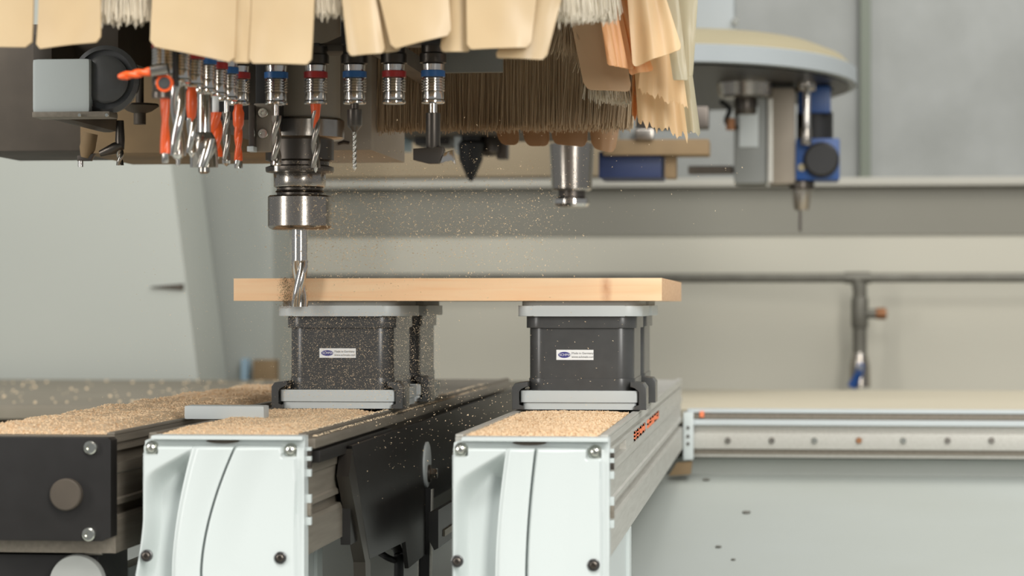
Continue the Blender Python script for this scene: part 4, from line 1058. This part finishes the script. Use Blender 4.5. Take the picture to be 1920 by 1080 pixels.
# flying chips
def chips(name, n, sampler, smin, smax, label, seed, m='chip'):
    rnd = random.Random(seed); bm = B()
    for i in range(n):
        p = sampler(rnd); s = smin*(smax/smin)**(rnd.random()**1.6)
        M_ = Matrix.Rotation(rnd.uniform(0, 6.28), 3, Vector((rnd.random()-.5, rnd.random()-.5, rnd.random()+.01)).normalized())
        vs = [bm.verts.new(p+M_@Vector(c_)*s) for c_ in ((1.5, 0, 0), (-.6, .7, 0), (-.6, -.7, 0), (0, .1, .5))]
        for a, b, c_ in ((0, 1, 2), (0, 1, 3), (1, 2, 3), (0, 2, 3)): bm.faces.new((vs[a], vs[b], vs[c_]))
    return tag(new_obj(name, bm, m, smooth=0), label, 'wood chips', kind='stuff')
def g_cut(r):   # spray from the cut to the right and upward
    t = r.random()**1.7
    return W(600+t*450+r.gauss(0, 40), 425+r.gauss(0, 62)-t*10, 2.3+r.gauss(0, .05))
chips('flying_chips', 7500, g_cut, .0002, .0011, 'cloud of pale chips flying right of the chuck above the board', 21)
def g_pod(r): return W(r.uniform(530, 825), r.uniform(585, 745), 2.325-abs(r.gauss(0, .035)))
chips('flying_chips', 6500, g_pod, .00018, .00062, 'dense fine chips flying in front of the left suction block', 22)
def g_col(r): return W(562+r.gauss(0, 42), r.uniform(300, 585), 2.27-abs(r.gauss(0, .03)))
chips('flying_chips', 3000, g_col, .00015, .0004, 'fine dust flying around the chuck and cutter', 23)
def g_beam(r): return W(r.uniform(620, 960), 700+150*abs(r.gauss(0, .6))+60*r.random(), 2.2+r.uniform(-.12, .1))
chips('flying_chips', 520, g_beam, .0003, .0009, 'chips flying over the dark side of the left beam', 24)
def g_left(r): return W(160+r.random()**.6*380, r.uniform(320, 770), 2.25+r.uniform(-.15, .2))
chips('flying_chips', 900, g_left, .0002, .0006, 'sparse dust drifting left of the cutter before the pale columns', 25)
def g_right(r): return W(r.uniform(850, 1400), r.uniform(225, 560), 2.3+r.uniform(-.1, .2))
chips('flying_chips', 170, g_right, .0003, .0009, 'single chips drifting over the right half of the board', 26)
def g_podr(r): return W(990+180*r.random()**1.5, r.uniform(600, 760), 2.32-r.random()*.05)
chips('flying_chips', 60, g_podr, .0003, .0008, 'few chips flying past the clean suction block', 27)
def g_notch(r): return W(536+r.gauss(0, 6), r.uniform(520, 578), 2.3335-r.random()*.006)
chips('flying_chips', 900, g_notch, .0003, .0007, 'brown dust thrown out beside the cutter at the board edge', 28, 'dusty_brown')
def g_top(r): return W(r.uniform(560, 1240), 519+r.gauss(0, 1.2), 2.34+r.random()*.3)

# dark crumbs on the sloping bed
bedn = (.27/(3.44-1.55))
for i, (px, py, s) in enumerate(((1253, 963, .0032), (1347, 943, .003), (1375, 951, .0024), (1341, 988, .003), (1400, 922, .004), (1324, 1075, .004))):
    # solve the depth where the ray meets the sloped bed
    Y = 3.0
    for _ in range(30):
        z = zs0-bedn*(3.44-Y); kk = (HY-py)/FPX; p = W(px, py, 1.0)
        Y = (z-CZ)/((p.z-CZ))
        Y = max(1.6, min(3.4, Y))
    z = zs0-bedn*(3.44-Y)
    bm = B(); bmesh.ops.create_icosphere(bm, subdivisions=2, radius=s)
    for v in bm.verts: v.co = Vector((v.co.x*1.3, v.co.y*1.2, v.co.z*.5))*(1+.4*noise.noise(v.co*900+Vector((i, 0, 0))))
    o = new_obj('wood_crumb', bm, 'debris', loc=(X_(px, Y), Y, z+s*.42))
    tag(o, ['dark crumb on the pale bed close to the right beam', 'upper of two close dark crumbs on the pale bed', 'crumb just right of another on the pale bed', 'dark crumb on the pale bed below the close pair', 'flat crumb on the pale bed nearest the rear rail', 'long crumb at the bottom of the pale bed'][i], 'crumb', 'dark crumbs on the machine bed')
